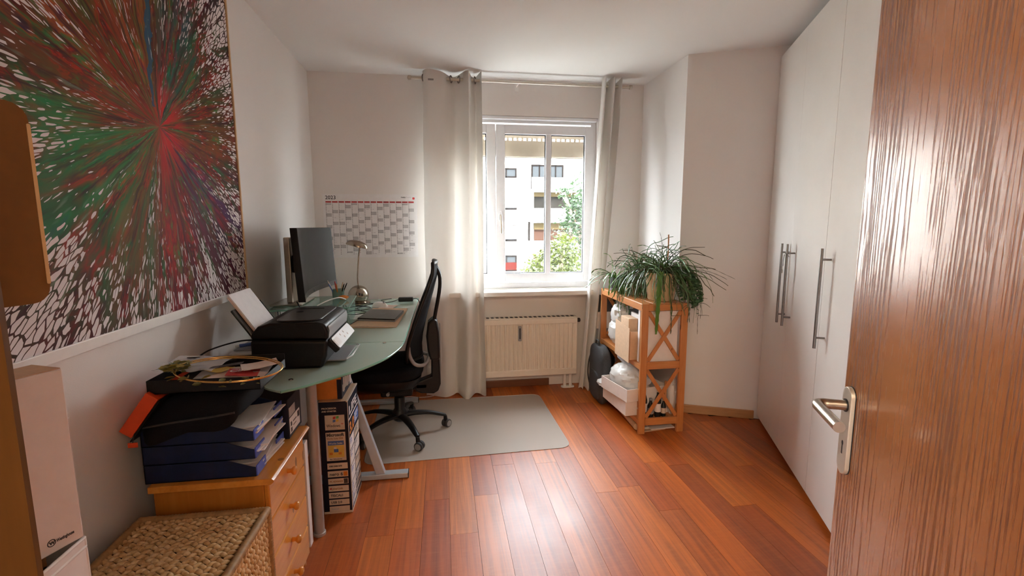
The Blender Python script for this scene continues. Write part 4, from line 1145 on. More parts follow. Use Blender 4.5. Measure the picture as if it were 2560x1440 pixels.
# shallow black box on the bag with post and papers
sbz = bgz + .104
sb = thing('document_box', 'open shallow black box full of post on the black bag', 'box', (-.70, 1.60, sbz))
bxm = MB().box(-.875, -.56, 1.475, 1.705, sbz, sbz + .004)
bxm.box(-.875, -.56, 1.475, 1.478, sbz, sbz + .042); bxm.box(-.875, -.56, 1.702, 1.705, sbz, sbz + .05); bxm.box(-.875, -.872, 1.475, 1.705, sbz, sbz + .042); bxm.box(-.563, -.56, 1.475, 1.705, sbz, sbz + .03)
bxm.build('tray', M['black'], sb, bevel=.001, smooth=0)
post = [('paper', (-.70, 1.62), .22, .15, 8, 'white letter in the shallow black box, lowest sheet'), ('pink_paper', (-.66, 1.565), .17, .11, -6, 'cream letter at the front of the shallow black box'),
        ('red_print', (-.655, 1.595), .09, .075, 12, 'red card with white letters in the shallow black box'), ('yellow_print', (-.745, 1.635), .07, .06, -20, 'yellow leaflet in the shallow black box'),
        ('pink_paper', (-.62, 1.64), .11, .08, 25, 'cream letter at the back right of the shallow black box'), ('dark_print', (-.71, 1.605), .10, .03, 3, 'dark printed strip in the shallow black box')]
for k, (mt, (cx, cy), w_, d_, rz, lab) in enumerate(post):
    Mp = Matrix.Translation((cx, cy, sbz + .0055 + .0075 * k)) @ Matrix.Rotation(R(rz), 4, 'Z')
    lt_ = thing('letter', lab, 'letter', (cx, cy, sbz + .0055 + .0075 * k))
    MB().sheet(lambda u, v: V((-w_ / 2 + w_ * u, -d_ / 2 + d_ * v, .006 * math.sin(u * 2.5 + k))), 6, 2, (0, 0, .0012), M=Mp).build('sheet', M[mt], lt_, smooth=0)
    if k == 2:
        text('CSD', .034, Mp @ frame((-.038, -.014, .0095), (1, 0, 0), (0, 1, 0)), M['paper'], lt_, 'lettering', .001)
fm = thing('plastic_sleeve', 'crumpled clear plastic sleeve at the wall end of the post box', 'sleeve', (-.84, 1.62, sbz + .05))
MB().sheet(lambda u, v: V((-.90 + .17 * u, 1.55 + .17 * v, sbz + .052 + .010 * noise.noise(V((u * 4, v * 4, 2))) - .010 * u)), 14, 12, (0, 0, .001)).build('film', M['clear_film'], fm, smooth=60)
# wreath
wr = thing('wreath', 'thin brass ring wreath with dried leaves on the post box', 'wreath', (-.715, 1.565, sbz + .045))
Mw = Matrix.Translation((-.668, 1.535, sbz + .050)) @ Matrix.Rotation(R(4), 4, 'X') @ Matrix.Rotation(R(4), 4, 'Y')
for dr, dz in ((0, 0), (.004, .004)):
    MB().tube([((.148 + dr) * math.cos(2 * math.pi * k / 48), (.105 + dr) * math.sin(2 * math.pi * k / 48), dz) for k in range(48)], .0021, 8, closed=True, M=Mw).build('ring', M['gold'], wr, smooth=60)
rl = random.Random(3)
lfm = None
for k in range(64):
    a = R(rl.choice((rl.uniform(150, 215), rl.uniform(225, 320), rl.uniform(165, 200))))
    p = Mw @ V(((.15 + rl.uniform(-.02, .03)) * math.cos(a), (.107 + rl.uniform(-.02, .02)) * math.sin(a), rl.uniform(-.012, .014)))
    if lfm is None:
        lf0 = MB().add([(-.012, 0, 0), (-.004, .006, .002), (.006, .006, .002), (.013, 0, 0), (.006, -.006, .002), (-.004, -.006, .002), (0, 0, -.001)], [(0, 1, 6), (1, 2, 6), (2, 3, 6), (3, 4, 6), (4, 5, 6), (5, 0, 6)]).build('leaf', M['dry_leaf'], wr, local=True, smooth=0, recalc=False)
        lfm = lf0; o = lf0
    else:
        o = lfm.copy(); COL.objects.link(o)
    o.parent = wr
    o.matrix_basis = WM[wr].inverted() @ Matrix.Translation(p) @ Matrix.Rotation(rl.uniform(0, 6.28), 4, 'Z') @ Matrix.Rotation(rl.uniform(-.9, .9), 4, 'X') @ Matrix.Scale(rl.uniform(.7, 1.35), 4)

# ================================================================ BRAIDED BASKET
bk = thing('braided_basket', 'lidded water-hyacinth basket in front of the chest of drawers', 'basket', (-.72, 1.2, 0))
KX0, KX1, KY0, KY1, KZ = -.905, -.545, .975, 1.435, .505
MB().box(KX0 + .012, KX1 - .012, KY0 + .012, KY1 - .012, .004, KZ - .012).build('core', M['wicker_core'], bk, smooth=0)
rk = random.Random(17)
def lump(mb, c, t, n, L, w, h, rot):
    """one plump strand of a braid: c centre, t row direction, n surface normal"""
    t, n = V(t), V(n); b = n.cross(t)
    d = (t * math.cos(rot) + b * math.sin(rot)); e = n.cross(d)
    vs, k, m = [], 5, 6
    for i in range(k + 1):
        s = -1 + 2 * i / k
        rad = math.sqrt(max(.06, 1 - s * s * .94))
        for j in range(m):
            a = 2 * math.pi * j / m
            vs.append(V(c) + d * (L * s) + e * (w * rad * math.cos(a)) + n * (h * rad * math.sin(a) + .35 * h * (1 - abs(s))))
    fs = [(i * m + j, i * m + (j + 1) % m, (i + 1) * m + (j + 1) % m, (i + 1) * m + j) for i in range(k) for j in range(m)]
    fs += [tuple(range(m))[::-1], tuple(range(k * m, k * m + m))]
    mb.add(vs, fs)
def braid(p0, p1, n, pitch=.0165, w=.0078):
    p0, p1 = V(p0), V(p1); t = (p1 - p0).normalized(); ln = (p1 - p0).length
    b = V(n).cross(t)
    mb = MB(); k = int(ln / pitch)
    for i in range(k):
        s = 1 if i % 2 else -1
        c = p0 + t * (pitch * (i + .5)) + b * (s * .0035 + rk.uniform(-.0015, .0015)) + V(n) * rk.uniform(-.001, .0015)
        lump(mb, c, t, n, .0135 * rk.uniform(.9, 1.15), w * rk.uniform(.85, 1.1), .0062, s * rk.uniform(.45, .65))
    mb.build('braid', M['wicker'], bk, smooth=70)
rows = 23; dy = (KY1 - KY0 - .02) / rows
for i in range(rows):
    y_ = KY0 + .01 + dy * (i + .5)
    braid((KX0 + .006, y_, KZ - .010), (KX1 - .012, y_, KZ - .010), (0, 0, 1))
    braid((KX1 - .010, y_, KZ - .022), (KX1 - .010, y_, .006), (1, 0, 0))
for i in range(18):
    x_ = KX0 + .01 + .0195 * (i + .5)
    braid((x_, KY1 - .010, KZ - .022), (x_, KY1 - .010, .10), (0, 1, 0))
rmb = MB()
def wrap(p0, p1, r):
    p0, p1 = V(p0), V(p1); ln = (p1 - p0).length; k = int(ln / .0045)
    rmb.tube([p0.lerp(p1, i / k) for i in range(k + 1)], [r * (1.0 if i % 2 else .86) for i in range(k + 1)], 8)
for a, b in (((KX1 - .006, KY0, KZ - .006), (KX1 - .006, KY1, KZ - .006)), ((KX0, KY1 - .006, KZ - .006), (KX1 - .006, KY1 - .006, KZ - .006)), ((KX0 + .004, KY0, KZ - .006), (KX0 + .004, KY1, KZ - .006)),
             ((KX1 - .006, KY1 - .006, KZ - .01), (KX1 - .006, KY1 - .006, .006))):
    wrap(a, b, .0125)
rmb.build('rim', M['wicker_rim'], bk, smooth=60)

# ================================================================ WHITE BIN, CARTON AND WALL BOX IN THE LEFT CORNER
bn = thing('waste_bin', 'tall white open bin in the corner left of the basket', 'bin', (-.81, .78, 0))
NX0, NX1, NY0, NY1, NZ = -.935, -.692, .625, .942, .772
mb = MB()
mb.box(NX0, NX1, NY0, NY1, .002, .012)
mb.box(NX1 - .005, NX1, NY0, NY1, .012, NZ); mb.box(NX0, NX0 + .005, NY0, NY1, .012, NZ)
mb.box(NX0 + .005, NX1 - .005, NY1 - .005, NY1, .012, NZ); mb.box(NX0 + .005, NX1 - .005, NY0, NY0 + .005, .012, NZ)
mb.build('body', M['white_card'], bn, bevel=.0015, smooth=0)
rr_ = MB()
for p0, p1 in (((NX1 - .001, NY0, NZ), (NX1 - .001, NY1 - .002, NZ)), ((NX0, NY1 - .003, NZ), (NX1 - .001, NY1 - .003, NZ)), ((NX0 + .002, NY0, NZ), (NX0 + .002, NY1, NZ)),
               ((NX1 - .001, NY0, NZ - .018), (NX1 - .001, NY1 - .002, NZ - .018)), ((NX1 - .002, NY1 - .002, NZ), (NX1 - .002, NY1 - .002, .01))):
    rr_.tube([p0, p1], .0032, 8)
rr_.build('rolled_rim', M['white_gloss'], bn, smooth=60)
tag(MB().box(NX0 + .012, NX1 - .060, NY0 + .02, NY1 - .012, .62, .748).build('storage_pouch', M['rubber'], bevel=.006, smooth=0), 'black pouch down inside the tall white bin', 'pouch')
tag(MB().box(NX1 - .055, NX1 - .010, NY0 + .02, NY0 + .17, .60, .752).build('cardboard_piece', M['kraft'], bevel=.003, smooth=0), 'piece of brown card standing inside the tall white bin', 'cardboard')
ct = thing('lamp_carton', 'tall white lamp carton with black logo standing in the bin', 'carton', (-.75, .80, .752))
c0 = V((-.6905, .936, 0))
Mc = Matrix(((A2.x, -B2.x, 0, c0.x), (A2.y, -B2.y, 0, c0.y), (0, 0, 1, 0), (0, 0, 0, 1)))   # x back along the wardrobe direction, y away from the viewer
MB().box(-.225, 0, .0, .075, .777, 1.108, M=Mc).build('carton', M['white_card'], ct, bevel=.002, smooth=0)
MB().box(-.223, -.002, .001, .074, 1.1085, 1.110, M=Mc).build('lid_flap', M['kraft'], ct, smooth=0)
MB().box(-.19, -.05, .02, .06, .7490, .7769, M=Mc).build('bottom_insert', M['kraft_dark'], ct, smooth=0)
Ft = Mc @ frame((-.118, -.0004, .800), (1, 0, 0), (0, 0, 1))
text('Westinghouse', .0085, Mc @ frame((-.0425, -.0006, .7945), (1, 0, 0), (0, 0, 1)), M['dark_print'], ct, 'lettering', .0004, width=.028)
Mr_ = Mc @ Matrix.Translation((-.050, -.0004, .7975))
MB().tube([(.0060 * math.cos(2 * math.pi * k / 24), 0, .0060 * math.sin(2 * math.pi * k / 24)) for k in range(24)], .0008, 6, closed=True, M=Mr_).build('logo_ring', M['dark_print'], ct)
text('W', .0078, Mc @ frame((-.0533, -.0006, .7948), (1, 0, 0), (0, 0, 1)), M['dark_print'], ct, 'logo_letter', .0006)
wx = thing('wall_box', 'small brown wooden wall box with rounded corners beside the door frame', 'box', ab(.23, -.56, 1.38))
def wbox(p, b0, b1):
    return MB().prism(p, b0, b1, 'x', M=M_AB)
wbox(rrect(.171, .2925, 1.298, 1.466, .014, 5), -.503, -.500).build('side_panel', M['wall_cabinet'], wx, smooth=40)
wbox(rrect(.171, .288, 1.300, 1.464, .012, 5), -.622, -.504).build('body', M['wall_cabinet'], wx, smooth=40)
wbox(rrect(.2905, .2932, 1.314, 1.450, .0012, 3), -.622, -.4995).build('pale_edge', M['pale_edge'], wx, smooth=40, label='pale front edge strip')

# ================================================================ SOFTWARE BOX ETC. UNDER THE DESK
sw = thing('computer_carton', 'tall dark carton covered in software logos beside the desk leg', 'box', (-.515, 2.305, 0))
SX0, SX1, SY0, SY1, SZ = -.585, -.456, 2.180, 2.432, .556
MB().box(SX0, SX1, SY0, SY1, .001, SZ).build('carton', M['navy_card'], sw, bevel=.002, smooth=0)
MB().box(SX0 + .001, SX1 - .001, SY0 + .001, SY1 - .001, SZ, SZ + .0015).build('top_face', M['kraft'], sw, smooth=0)
e_ = MB(); e_.box(SX1 - .006, SX1 + .0008, SY0 - .0008, SY1, SZ - .004, SZ + .002); e_.box(SX0, SX1, SY0 - .0008, SY0 + .004, .001, .012); e_.box(SX1 - .003, SX1 + .0008, SY0, SY1, .001, .012)
e_.box(SX1 - .0008, SX1 + .0009, SY0 - .0009, SY0 + .004, .012, SZ)
e_.build('pale_edges', M['beige_print'], sw, smooth=0)
yf_ = SY0 - .0006
def fpanel(x0, x1, z0, z1, mt='beige_print', off=0.0):
    return MB().box(x0, x1, yf_ - off - .0004, yf_ - off, z0, z1).build('print_panel', M[mt], sw, smooth=0)
def ftext(s, size, x, z, mt='dark_print', off=.0010, bold=.0003, width=None, name='lettering'):
    return text(s, size, frame((x, yf_ - off, z), (1, 0, 0), (0, 0, 1)), M[mt], sw, name, bold, width=width)
PXa, PXb = -.560, -.472
ftext('PROCESSOR', .0105, -.572, .522, 'beige_print', width=.066); ftext('AND STARTER', .0105, -.572, .508, 'beige_print', width=.066)
fpanel(PXa, PXb, .420, .492)
ftext('Windows', .0205, PXa + .006, .434, width=.062); ftext('xp', .010, PXb - .016, .447, 'red_print')
for k, (mt, dx, dz) in enumerate((('red_print', 0, .016), ('green_print', .014, .018), ('blue_print', -.001, .001), ('yellow_print', .013, .003))):
    x_, z_ = PXa + .036 + dx, .456 + dz
    MB().prism([(x_, z_), (x_ + .012, z_ + .002), (x_ + .013, z_ + .014), (x_ + .001, z_ + .012)], yf_ - .0010, yf_ - .0005, 'y').build('logo_flag', M[mt], sw, smooth=0)
ftext('Home Edition', .007, PXa + .010, .424, 'grey_print', width=.045)
fpanel(PXa, PXb, .268, .408)
ftext('Microsoft', .021, PXa + .004, .389, bold=.0009, width=.078); ftext('Works Suite 2004', .0125, PXa + .004, .374, 'kraft_dark', width=.074)
fpanel(PXa + .008, PXb - .008, .284, .366, 'yellow_print', .0004); fpanel(PXa + .008, PXb - .008, .345, .366, 'blue_print', .0006)
ftext('Works Suite', .013, PXa + .012, .350, 'beige_print', .0014, width=.062)
for x_, z_, s_, mt in ((PXa + .034, .310, .020, 'blue_print'), (PXa + .014, .298, .014, 'orange_card'), (PXa + .054, .298, .014, 'orange_card'), (PXa + .034, .326, .012, 'white_card')):
    fpanel(x_, x_ + s_, z_, z_ + s_ * .8, mt, .0010)
ftext('for Windows', .008, PXa + .014, .273, width=.055)
rows_ = [(.226, .256, 'HOME CINEMA SUITE', .0095, 'dark_print'), (.186, .216, 'nero 6', .0225, 'dark_print'), (.150, .178, 'PC ADVANCE', .0105, 'kraft_dark'), (.114, .142, 'CyberLink', .0135, 'kraft_dark'), (.079, .107, 'TISCALI', .0165, 'dark_print'), (.045, .072, 'USB 2.0', .0155, 'dark_print'), (.013, .038, 'freenet', .012, 'grey_print')]
for z0, z1, s_, sz, mt in rows_:
    fpanel(PXa, PXb + .004, z0, z1); ftext(s_, sz, PXa + .008, z0 + (z1 - z0 - sz * .7) / 2, mt, bold=.0005, width=.058 if len(s_) > 7 else None)
for z0, z1, mt in ((.190, .212, 'orange_card'), (.152, .176, 'dark_print')):
    fpanel(PXb - .017, PXb + .001, z0, z1, mt, .0006)
MB().lathe([(.0045, 0), (.0045, .0008)], (0, 0, 0), 12, M=Matrix.Translation((PXa + .008 + .002, yf_ - .0004, .128)) @ Matrix.Rotation(R(90), 4, 'X')).build('logo_dot', M['red_print'], sw)
# sidewards-facing long face
xf = SX1 + .0006
def rpanel(y0, y1, z0, z1, mt='white_card', off=0.0):
    return MB().box(xf + off, xf + off + .0004, y0, y1, z0, z1).build('print_panel', M[mt], sw, smooth=0)
text('LIFE', .058, frame((xf + .0006, 2.20, .478), (0, 1, 0), (0, 0, 1)), M['white_card'], sw, 'lettering', .0016, width=.19)
rpanel(2.19, 2.42, .455, .462)
text('3.0', .075, frame((xf + .0006, 2.195, .385), (0, 1, 0), (0, 0, 1)), M['orange_card'], sw, 'lettering', .0028, width=.115)
rpanel(2.315, 2.422, .385, .444, 'blue_print')
for k in range(5): rpanel(2.322, 2.322 + .03 + .06 * rk.random(), .392 + .010 * k, .396 + .010 * k, 'white_card', .0005)
zz_ = .368
for k, hh in enumerate((.066, .078, .084, .050, .040, .030)):
    rpanel(2.192, 2.288, zz_ - hh + .006, zz_, 'white_card'); rpanel(2.30, 2.42, zz_ - hh + .012, zz_, 'white_card' if k % 2 else 'beige_print')
    for j in range(3):
        rpanel(2.198, 2.204 + .07 * rk.random(), zz_ - .012 - .009 * j, zz_ - .0085 - .009 * j, 'blue_print', .0005)
        rpanel(2.308, 2.314 + .09 * rk.random(), zz_ - .012 - .009 * j, zz_ - .0085 - .009 * j, 'dark_print', .0005)
    zz_ -= hh
ob = thing('orange_carton', 'orange and black carton on top of the tall logo carton', 'box', (-.54, 2.32, SZ))
OX0, OX1, OY0, OY1, OZ0, OZ1 = -.60, -.484, 2.205, 2.43, SZ + .003, SZ + .118
MB().box(OX0, OX1, OY0, OY1, OZ0, OZ1).build('carton', M['orange_card'], ob, bevel=.002, smooth=0)
MB().box(OX1 - .001, OX1 + .0008, OY0 + .001, OY1, OZ0 + .001, OZ1 - .001).build('dark_side', M['navy_card'], ob, smooth=0)
MB().box(OX1 - .02, OX1 + .0004, OY0 - .0008, OY0 + .001, OZ0 + .001, OZ1 - .02).build('dark_stripe', M['navy_card'], ob, smooth=0)
oq = MB()
for k in range(9):
    y_ = OY0 + .02 + .018 * k
    oq.box(OX1 + .0009, OX1 + .0013, y_, y_ + .010, OZ0 + .02 + .01 * rk.random(), OZ0 + .05 + .045 * rk.random())
oq.build('printed_specs', M['beige_print'], ob, smooth=0)
MB().box(OX1 + .0009, OX1 + .0013, OY1 - .04, OY1 - .005, OZ0 + .01, OZ1 - .01).build('printed_panel', M['white_card'], ob, smooth=0)
wh_ = thing('flat_carton', 'flat white carton with red letters wedged behind the desk leg', 'box', (-.64, 1.96, 0))
MB().box(-.80, -.585, 1.945, 1.985, .001, .47).build('carton', M['white_card'], wh_, bevel=.002, smooth=0)
text('KATA', .105, frame((-.600, 1.9446, .07), (0, 0, 1), (-1, 0, 0)), M['red_print'], wh_, 'lettering', .004)
tag(MB().box(-.86, -.60, 1.90, 1.94, .001, .60).build('flat_box', M['grey_plastic'], bevel=.003, smooth=0), 'grey flat box between chest of drawers and white carton', 'box')

# ================================================================ OFFICE CHAIR
of = thing('office_chair', 'black mesh-back office chair on castors at the glass desk', 'chair', (-.305, 3.045, 0))
cx, cy = -.305, 3.045
angs = (-65, 7, 79, 151, 223)
for a in angs:
    d = V((math.cos(R(a)), math.sin(R(a)), 0))
    pts = [V((cx, cy, .125)) + d * .03, V((cx, cy, .128)) + d * .10, V((cx, cy, .120)) + d * .19, V((cx, cy, .098)) + d * .27, V((cx, cy, .088)) + d * .300]
    arm = MB().tube(spline(pts, 4), [.030 - .0010 * i for i in range(17)], 10, flat=.62).build('base_arm', M['black'], of, smooth=60)
    e = V((cx, cy, 0)) + d * .298
    s = d.cross(V((0, 0, 1)))
    tw = V((math.cos(R(a + 40)), math.sin(R(a + 40)), 0)); ax = tw.cross(V((0, 0, 1)))
    wc_ = MB()
    for k in (-1, 1):
        Mx = Matrix.Translation(e + V((0, 0, .029)) + ax * (.014 * k) + tw * .012) @ V((0, 0, 1)).rotation_difference(ax).to_matrix().to_4x4()
        wc_.lathe([(.012, -.010), (.025, -.010), (.0285, -.005), (.0285, .005), (.025, .010), (.012, .010)], (0, 0, 0), 20, M=Mx)
    wh2 = wc_.build('castor', M['rubber'], of, smooth=45)
    hb = MB()
    for k in (-1, 1):
        Mx = Matrix.Translation(e + V((0, 0, .029)) + ax * (.0245 * k) + tw * .012) @ V((0, 0, 1)).rotation_difference(ax).to_matrix().to_4x4()
        hb.lathe([(.0205, -.0012), (.0205, .0006), (.015, .0016)], (0, 0, 0), 18, M=Mx)
    hb.build('hub_cap', M['grey_plastic'], wh2, smooth=45)
    MB().tube([e + V((0, 0, .085)), e + V((0, 0, .055)) + tw * .003, e + V((0, 0, .045)) + tw * .012], [.012, .014, .013], 10).build('fork', M['black'], wh2)
MB().lathe([(.030, .085), (.048, .10), (.050, .145), (.038, .165), (.034, .17), (.034, .245), (.030, .25), (.020, .252), (.020, .34)], (cx, cy, 0), 24).build('gas_column', M['black'], of, smooth=45)
mc = MB().box(cx - .11, cx + .09, cy - .085, cy + .085, .275, .345); mc.box(cx + .05, cx + .19, cy - .04, cy + .04, .30, .345)
mc.build('mechanism', M['black'], of, bevel=.012, smooth=0)
lv = MB().tube([(cx - .04, cy - .08, .352), (cx - .045, cy - .20, .345), (cx - .046, cy - .225, .344)], [.006, .006, .011], 8); lv.build('lever', M['grey_plastic'], of)
def seat(u, v):
    a = 2 * math.pi * u; b = math.pi * (v - .5)
    sg = lambda q, e: math.copysign(abs(q) ** e, q)
    x = sg(math.cos(b), .32) * sg(math.cos(a), .55); y = sg(math.cos(b), .32) * sg(math.sin(a), .55); z = sg(math.sin(b), .7)
    dish = .016 * (abs(y) ** 2.2) + .022 * max(0, x) ** 2 - .020 * max(0, -x) ** 4
    return V((cx - .078 + .243 * x, cy + .245 * y, .440 + .055 * z + dish))
MB().grid(seat, 48, 20, wrap=True).build('seat', M['black_fabric'], of, smooth=80)
def pan(u, v):
    a = 2 * math.pi * u; k = math.cos(math.pi / 2 * v)
    sg = lambda q, e: math.copysign(abs(q) ** e, q)
    return V((cx - .075 + .226 * k ** .5 * sg(math.cos(a), .55), cy + .226 * k ** .5 * sg(math.sin(a), .55), .415 - .095 * math.sin(math.pi / 2 * v)))
MB().grid(pan, 40, 10, wrap=True).build('seat_pan', M['black'], of, smooth=80)
# back: z -> x profile of the middle, wrapping forward at the sides
prof = [(.53, -.155), (.60, -.158), (.667, -.150), (.76, -.128), (.865, -.100), (.96, -.072), (1.06, -.046), (1.10, -.044), (1.135, -.048)]
def px_(z):
    for (z0, x0), (z1, x1) in zip(prof, prof[1:]):
        if z <= z1: 
            k = max(0, (z - z0) / (z1 - z0)); return x0 + (x1 - x0) * k
    return prof[-1][1]
def half_w(z):
    k = (z - .53) / (1.135 - .53)
    return .215 * (1 - .35 * max(0, k) ** 2.0) * (1 if z > .60 else .86 + .14 * (z - .53) / .07)
def wrapx(s, z):
    k = (z - .53) / .6
    return -(.085 - .065 * min(1, k)) * abs(s) ** 2
def backp(u, v):
    z = .53 + .605 * v; s = 2 * u - 1
    return V((px_(z) + wrapx(s, z), cy + s * half_w(z), z))
MB().sheet(backp, 20, 26, (.009, 0, 0)).build('backrest_mesh', M['black_fabric'], of, smooth=80)
edge = [backp(0, v / 20) for v in range(21)] + [backp(u / 8, 1) for u in range(1, 8)] + [backp(1, 1 - v / 20) for v in range(21)] + [backp(1 - u / 8, 0) for u in range(1, 8)]
MB().tube([p + V((.004, 0, 0)) for p in edge], .0125, 8, closed=True).build('backrest_frame', M['black'], of, smooth=70)
def spine(poly, hw, name, mt='black', bv=.008):
    return MB().prism(poly, cy - hw, cy + hw, 'y').build(name, M[mt], of, bevel=bv, smooth=0)
sp_pts = [(-.046, 1.10), (-.028, 1.06), (-.024, 1.0), (-.034, .92), (-.052, .83), (-.066, .76)]
o = MB()
for s in (-1, 1):
    o.tube(spline([(x, cy + s * (.035 + .05 * max(0, (z - .8)) ), z) for x, z in sp_pts], 4), .0115, 8)
o.build('spine_strut', M['black'], of, smooth=60)
spine([(-.112, .56), (-.120, .66), (-.108, .745), (-.075, .775), (-.050, .765), (-.036, .68), (-.034, .55), (-.036, .50), (-.098, .50)], .062, 'lumbar_housing', bv=.014)
spine([(-.092, .51), (-.038, .51), (-.034, .40), (-.034, .33), (-.05, .285), (-.08, .268), (-.165, .275), (-.20, .295), (-.20, .345), (-.150, .365), (-.094, .385)], .040, 'back_bracket', bv=.010)
MB().tube(spline([(-.031, cy - .052, .745), (-.029, cy - .056, .66), (-.0305, cy - .05, .53), (-.032, cy - .04, .42)], 5), .0045, 8).build('chrome_trim', M['grey_plastic'], of, label='grey trim line on the back bracket')
lb_ = [(-.222, cy - .205, .630), (-.215, cy - .20, .575), (-.190, cy - .185, .520), (-.150, cy - .15, .497), (-.118, cy - .10, .500), (-.108, cy - .05, .515), (-.108, cy + .05, .515), (-.118, cy + .10, .500), (-.150, cy + .15, .497), (-.190, cy + .185, .520), (-.215, cy + .20, .575), (-.222, cy + .205, .630)]
MB().tube(spline(lb_, 4), .0115, 10).build('lumbar_bar', M['grey_plastic'], of, smooth=60, label='grey curved lumbar support bar')

# floor mat
fm_ = thing('floor_mat', 'milky transparent floor mat under the office chair', 'mat', (.13, 3.15, 0))
mq = [V(p) for p in ((-.480, 2.628, 0), (.762, 2.668, 0), (.745, 3.600, 0), (-.505, 3.60, 0))]
poly = []
for i in range(4):
    p, a, b = mq[i], mq[i - 1], mq[(i + 1) % 4]
    d0, d1 = (a - p).normalized(), (b - p).normalized(); r_ = .075
    for k in range(8):
        t_ = k / 7
        q = p + d0 * r_ * (1 - t_) ** 2 + d1 * r_ * t_ ** 2
        poly.append((q.x, q.y))
MB().prism(poly, .0012, .0032).build('sheet', M['mat_plastic'], fm_, smooth=0)
MB().tube([(a, b, .0028) for a, b in poly], .0022, 6, closed=True).build('rim', M['clear_film'], fm_)
# thin cable under the desk
tag(MB().tube(spline([(-.03, 3.74, .02), (-.10, 3.68, .006), (-.20, 3.66, .006), (-.30, 3.62, .03), (-.42, 3.60, .006), (-.5, 3.66, .006)], 6), .003, 6).build('cable', M['white_gloss']), 'white cable on the floor below the desk', 'cable')

# ================================================================ WOODEN SHELF
GX0, GX1, GY0, GY1, GZ = 1.243, 1.556, 2.775, 3.565, .868
sf = thing('wooden_shelf', 'low pine shelf with crossed braces at its ends beside the column', 'shelf', (1.40, 3.17, 0))
PW = .045
for x_ in (GX0, GX1 - PW):
    for y_ in (GY0, GY1 - .02):
        MB().box(x_, x_ + PW, y_, y_ + .020, 0, GZ).build('post', M['pine'], sf, bevel=.002, smooth=0)
for y_ in (GY0 + .001, GY1 - .019):
    for z0, z1 in ((.822, .862), (.438, .486), (.058, .106)):
        MB().box(GX0 + PW, GX1 - PW, y_, y_ + .018, z0, z1).build('rail', M['pine_x'], sf, bevel=.002, smooth=0)
    for z0, z1 in ((.488, .820), (.108, .436)):
        for sgn in (0, 1):
            a = V((GX0 + PW + .004, z0 + .004, 0)) if not sgn else V((GX0 + PW + .004, z1 - .004, 0))
            b = V((GX1 - PW - .004, z1 - .004, 0)) if not sgn else V((GX1 - PW - .004, z0 + .004, 0))
            d = (b - a).normalized(); n = V((-d.y, d.x, 0)) * .0125
            MB().prism([((a - n).x, (a - n).y), ((b - n).x, (b - n).y), ((b + n).x, (b + n).y), ((a + n).x, (a + n).y)], y_ + .001 + .008 * sgn, y_ + .009 + .008 * sgn, 'y').build('cross_brace', M['pine'], sf, bevel=.001, smooth=0)
for z0, nm in ((.852, 'top_board'), (.452, 'middle_board'), (.080, 'bottom_board')):
    slats = 4
    for k in range(slats):
        w_ = (GX1 - GX0 - .012) / slats
        MB().box(GX0 + .006 + w_ * k, GX0 + .006 + w_ * (k + 1) - .004, GY0 + .020, GY1 - .021, z0, z0 + .015).build('slat', M['pine_y'], sf, bevel=.0015, smooth=0)
for z0, z1 in ((.822, .866), (.434, .467), (.062, .095)):
    MB().box(GX0, GX0 + .014 - .0085, GY0 + .0205, GY1 - .0205, z0, z1).build('side_rail', M['pine_y'], sf, bevel=.0015, smooth=0)
# --- on the middle board
Z2, Z1, Z3 = .4675, .0955, .8675
wb_ = thing('white_carton', 'flat white carton standing upright behind the upper cross brace', 'box', (1.38, 2.86, Z2))
MB().box(1.262, 1.505, 2.808, 2.872, Z2, .815).build('carton', M['white_card'], wb_, bevel=.002, smooth=0)
MB().box(1.2608, 1.2619, 2.810, 2.870, Z2 + .004, .811).build('brown_side', M['kraft_dark'], wb_, smooth=0)
MB().box(1.2600, 1.2607, 2.846, 2.872, Z2 + .002, .813).build('white_spine', M['paper'], wb_, smooth=0)
kb_ = thing('cardboard_box', 'open tan cardboard box jutting out of the middle shelf', 'box', (1.32, 3.04, Z2))
k_ = MB(); KA, KB_, KC, KD = 1.222, 1.50, 2.905, 3.16
k_.box(KA, KB_, KC, KD, Z2 + .0005, Z2 + .005); k_.box(KA, KA + .004, KC, KD, Z2 + .005, .66); k_.box(KB_ - .004, KB_, KC, KD, Z2 + .005, .66)
k_.box(KA + .004, KB_ - .004, KC, KC + .004, Z2 + .005, .66); k_.box(KA + .004, KB_ - .004, KD - .004, KD, Z2 + .005, .66)
k_.build('body', M['kraft'], kb_, smooth=0)
MB().prism([(2.906, .4475), (3.158, .4475), (3.158, .700), (3.05, .692), (2.906, .682)], 1.2145, 1.2185, 'x').build('flap', M['kraft'], kb_, smooth=0)
MB().box(1.235, 1.30, 2.97, 3.11, .60, .735).build('inner_carton', M['kraft'], kb_, bevel=.002, smooth=0)
tag(MB().box(1.305, 1.32, 2.93, 3.10, Z2 + .007, .76).build('booklet', M['paper'], bevel=.001, smooth=0), 'white booklet standing in the open cardboard box', 'booklet')
tag(MB().blob((1.40, 3.03, .645), (.07, .09, .05), 3, .25, 3.0, 18, 12, ridge=True).build('tissue_paper', M['paper'], smooth=25), 'crumpled white paper in the open cardboard box', 'paper')
tag(MB().blob((1.40, 2.892, .60), (.06, .012, .128), 8, .2, 3.0, 16, 12).build('bubble_wrap', M['plastic_bag'], smooth=30), 'clear wrapping between white carton and cardboard box', 'wrapping')
pb = thing('plastic_bag', 'crumpled clear plastic bag at the window end of the middle shelf', 'bag', (1.30, 3.34, Z2))
MB().blob((1.315, 3.335, Z2 + .095), (.075, .105, .093), 2, .16, 3.2, 26, 18, .8, True).build('bag', M['plastic_bag'], pb, smooth=30)
MB().blob((1.30, 3.30, Z2 + .235), (.055, .085, .075), 6, .30, 3.2, 22, 14, .8, True).build('bag_neck', M['plastic_bag'], pb, smooth=30)
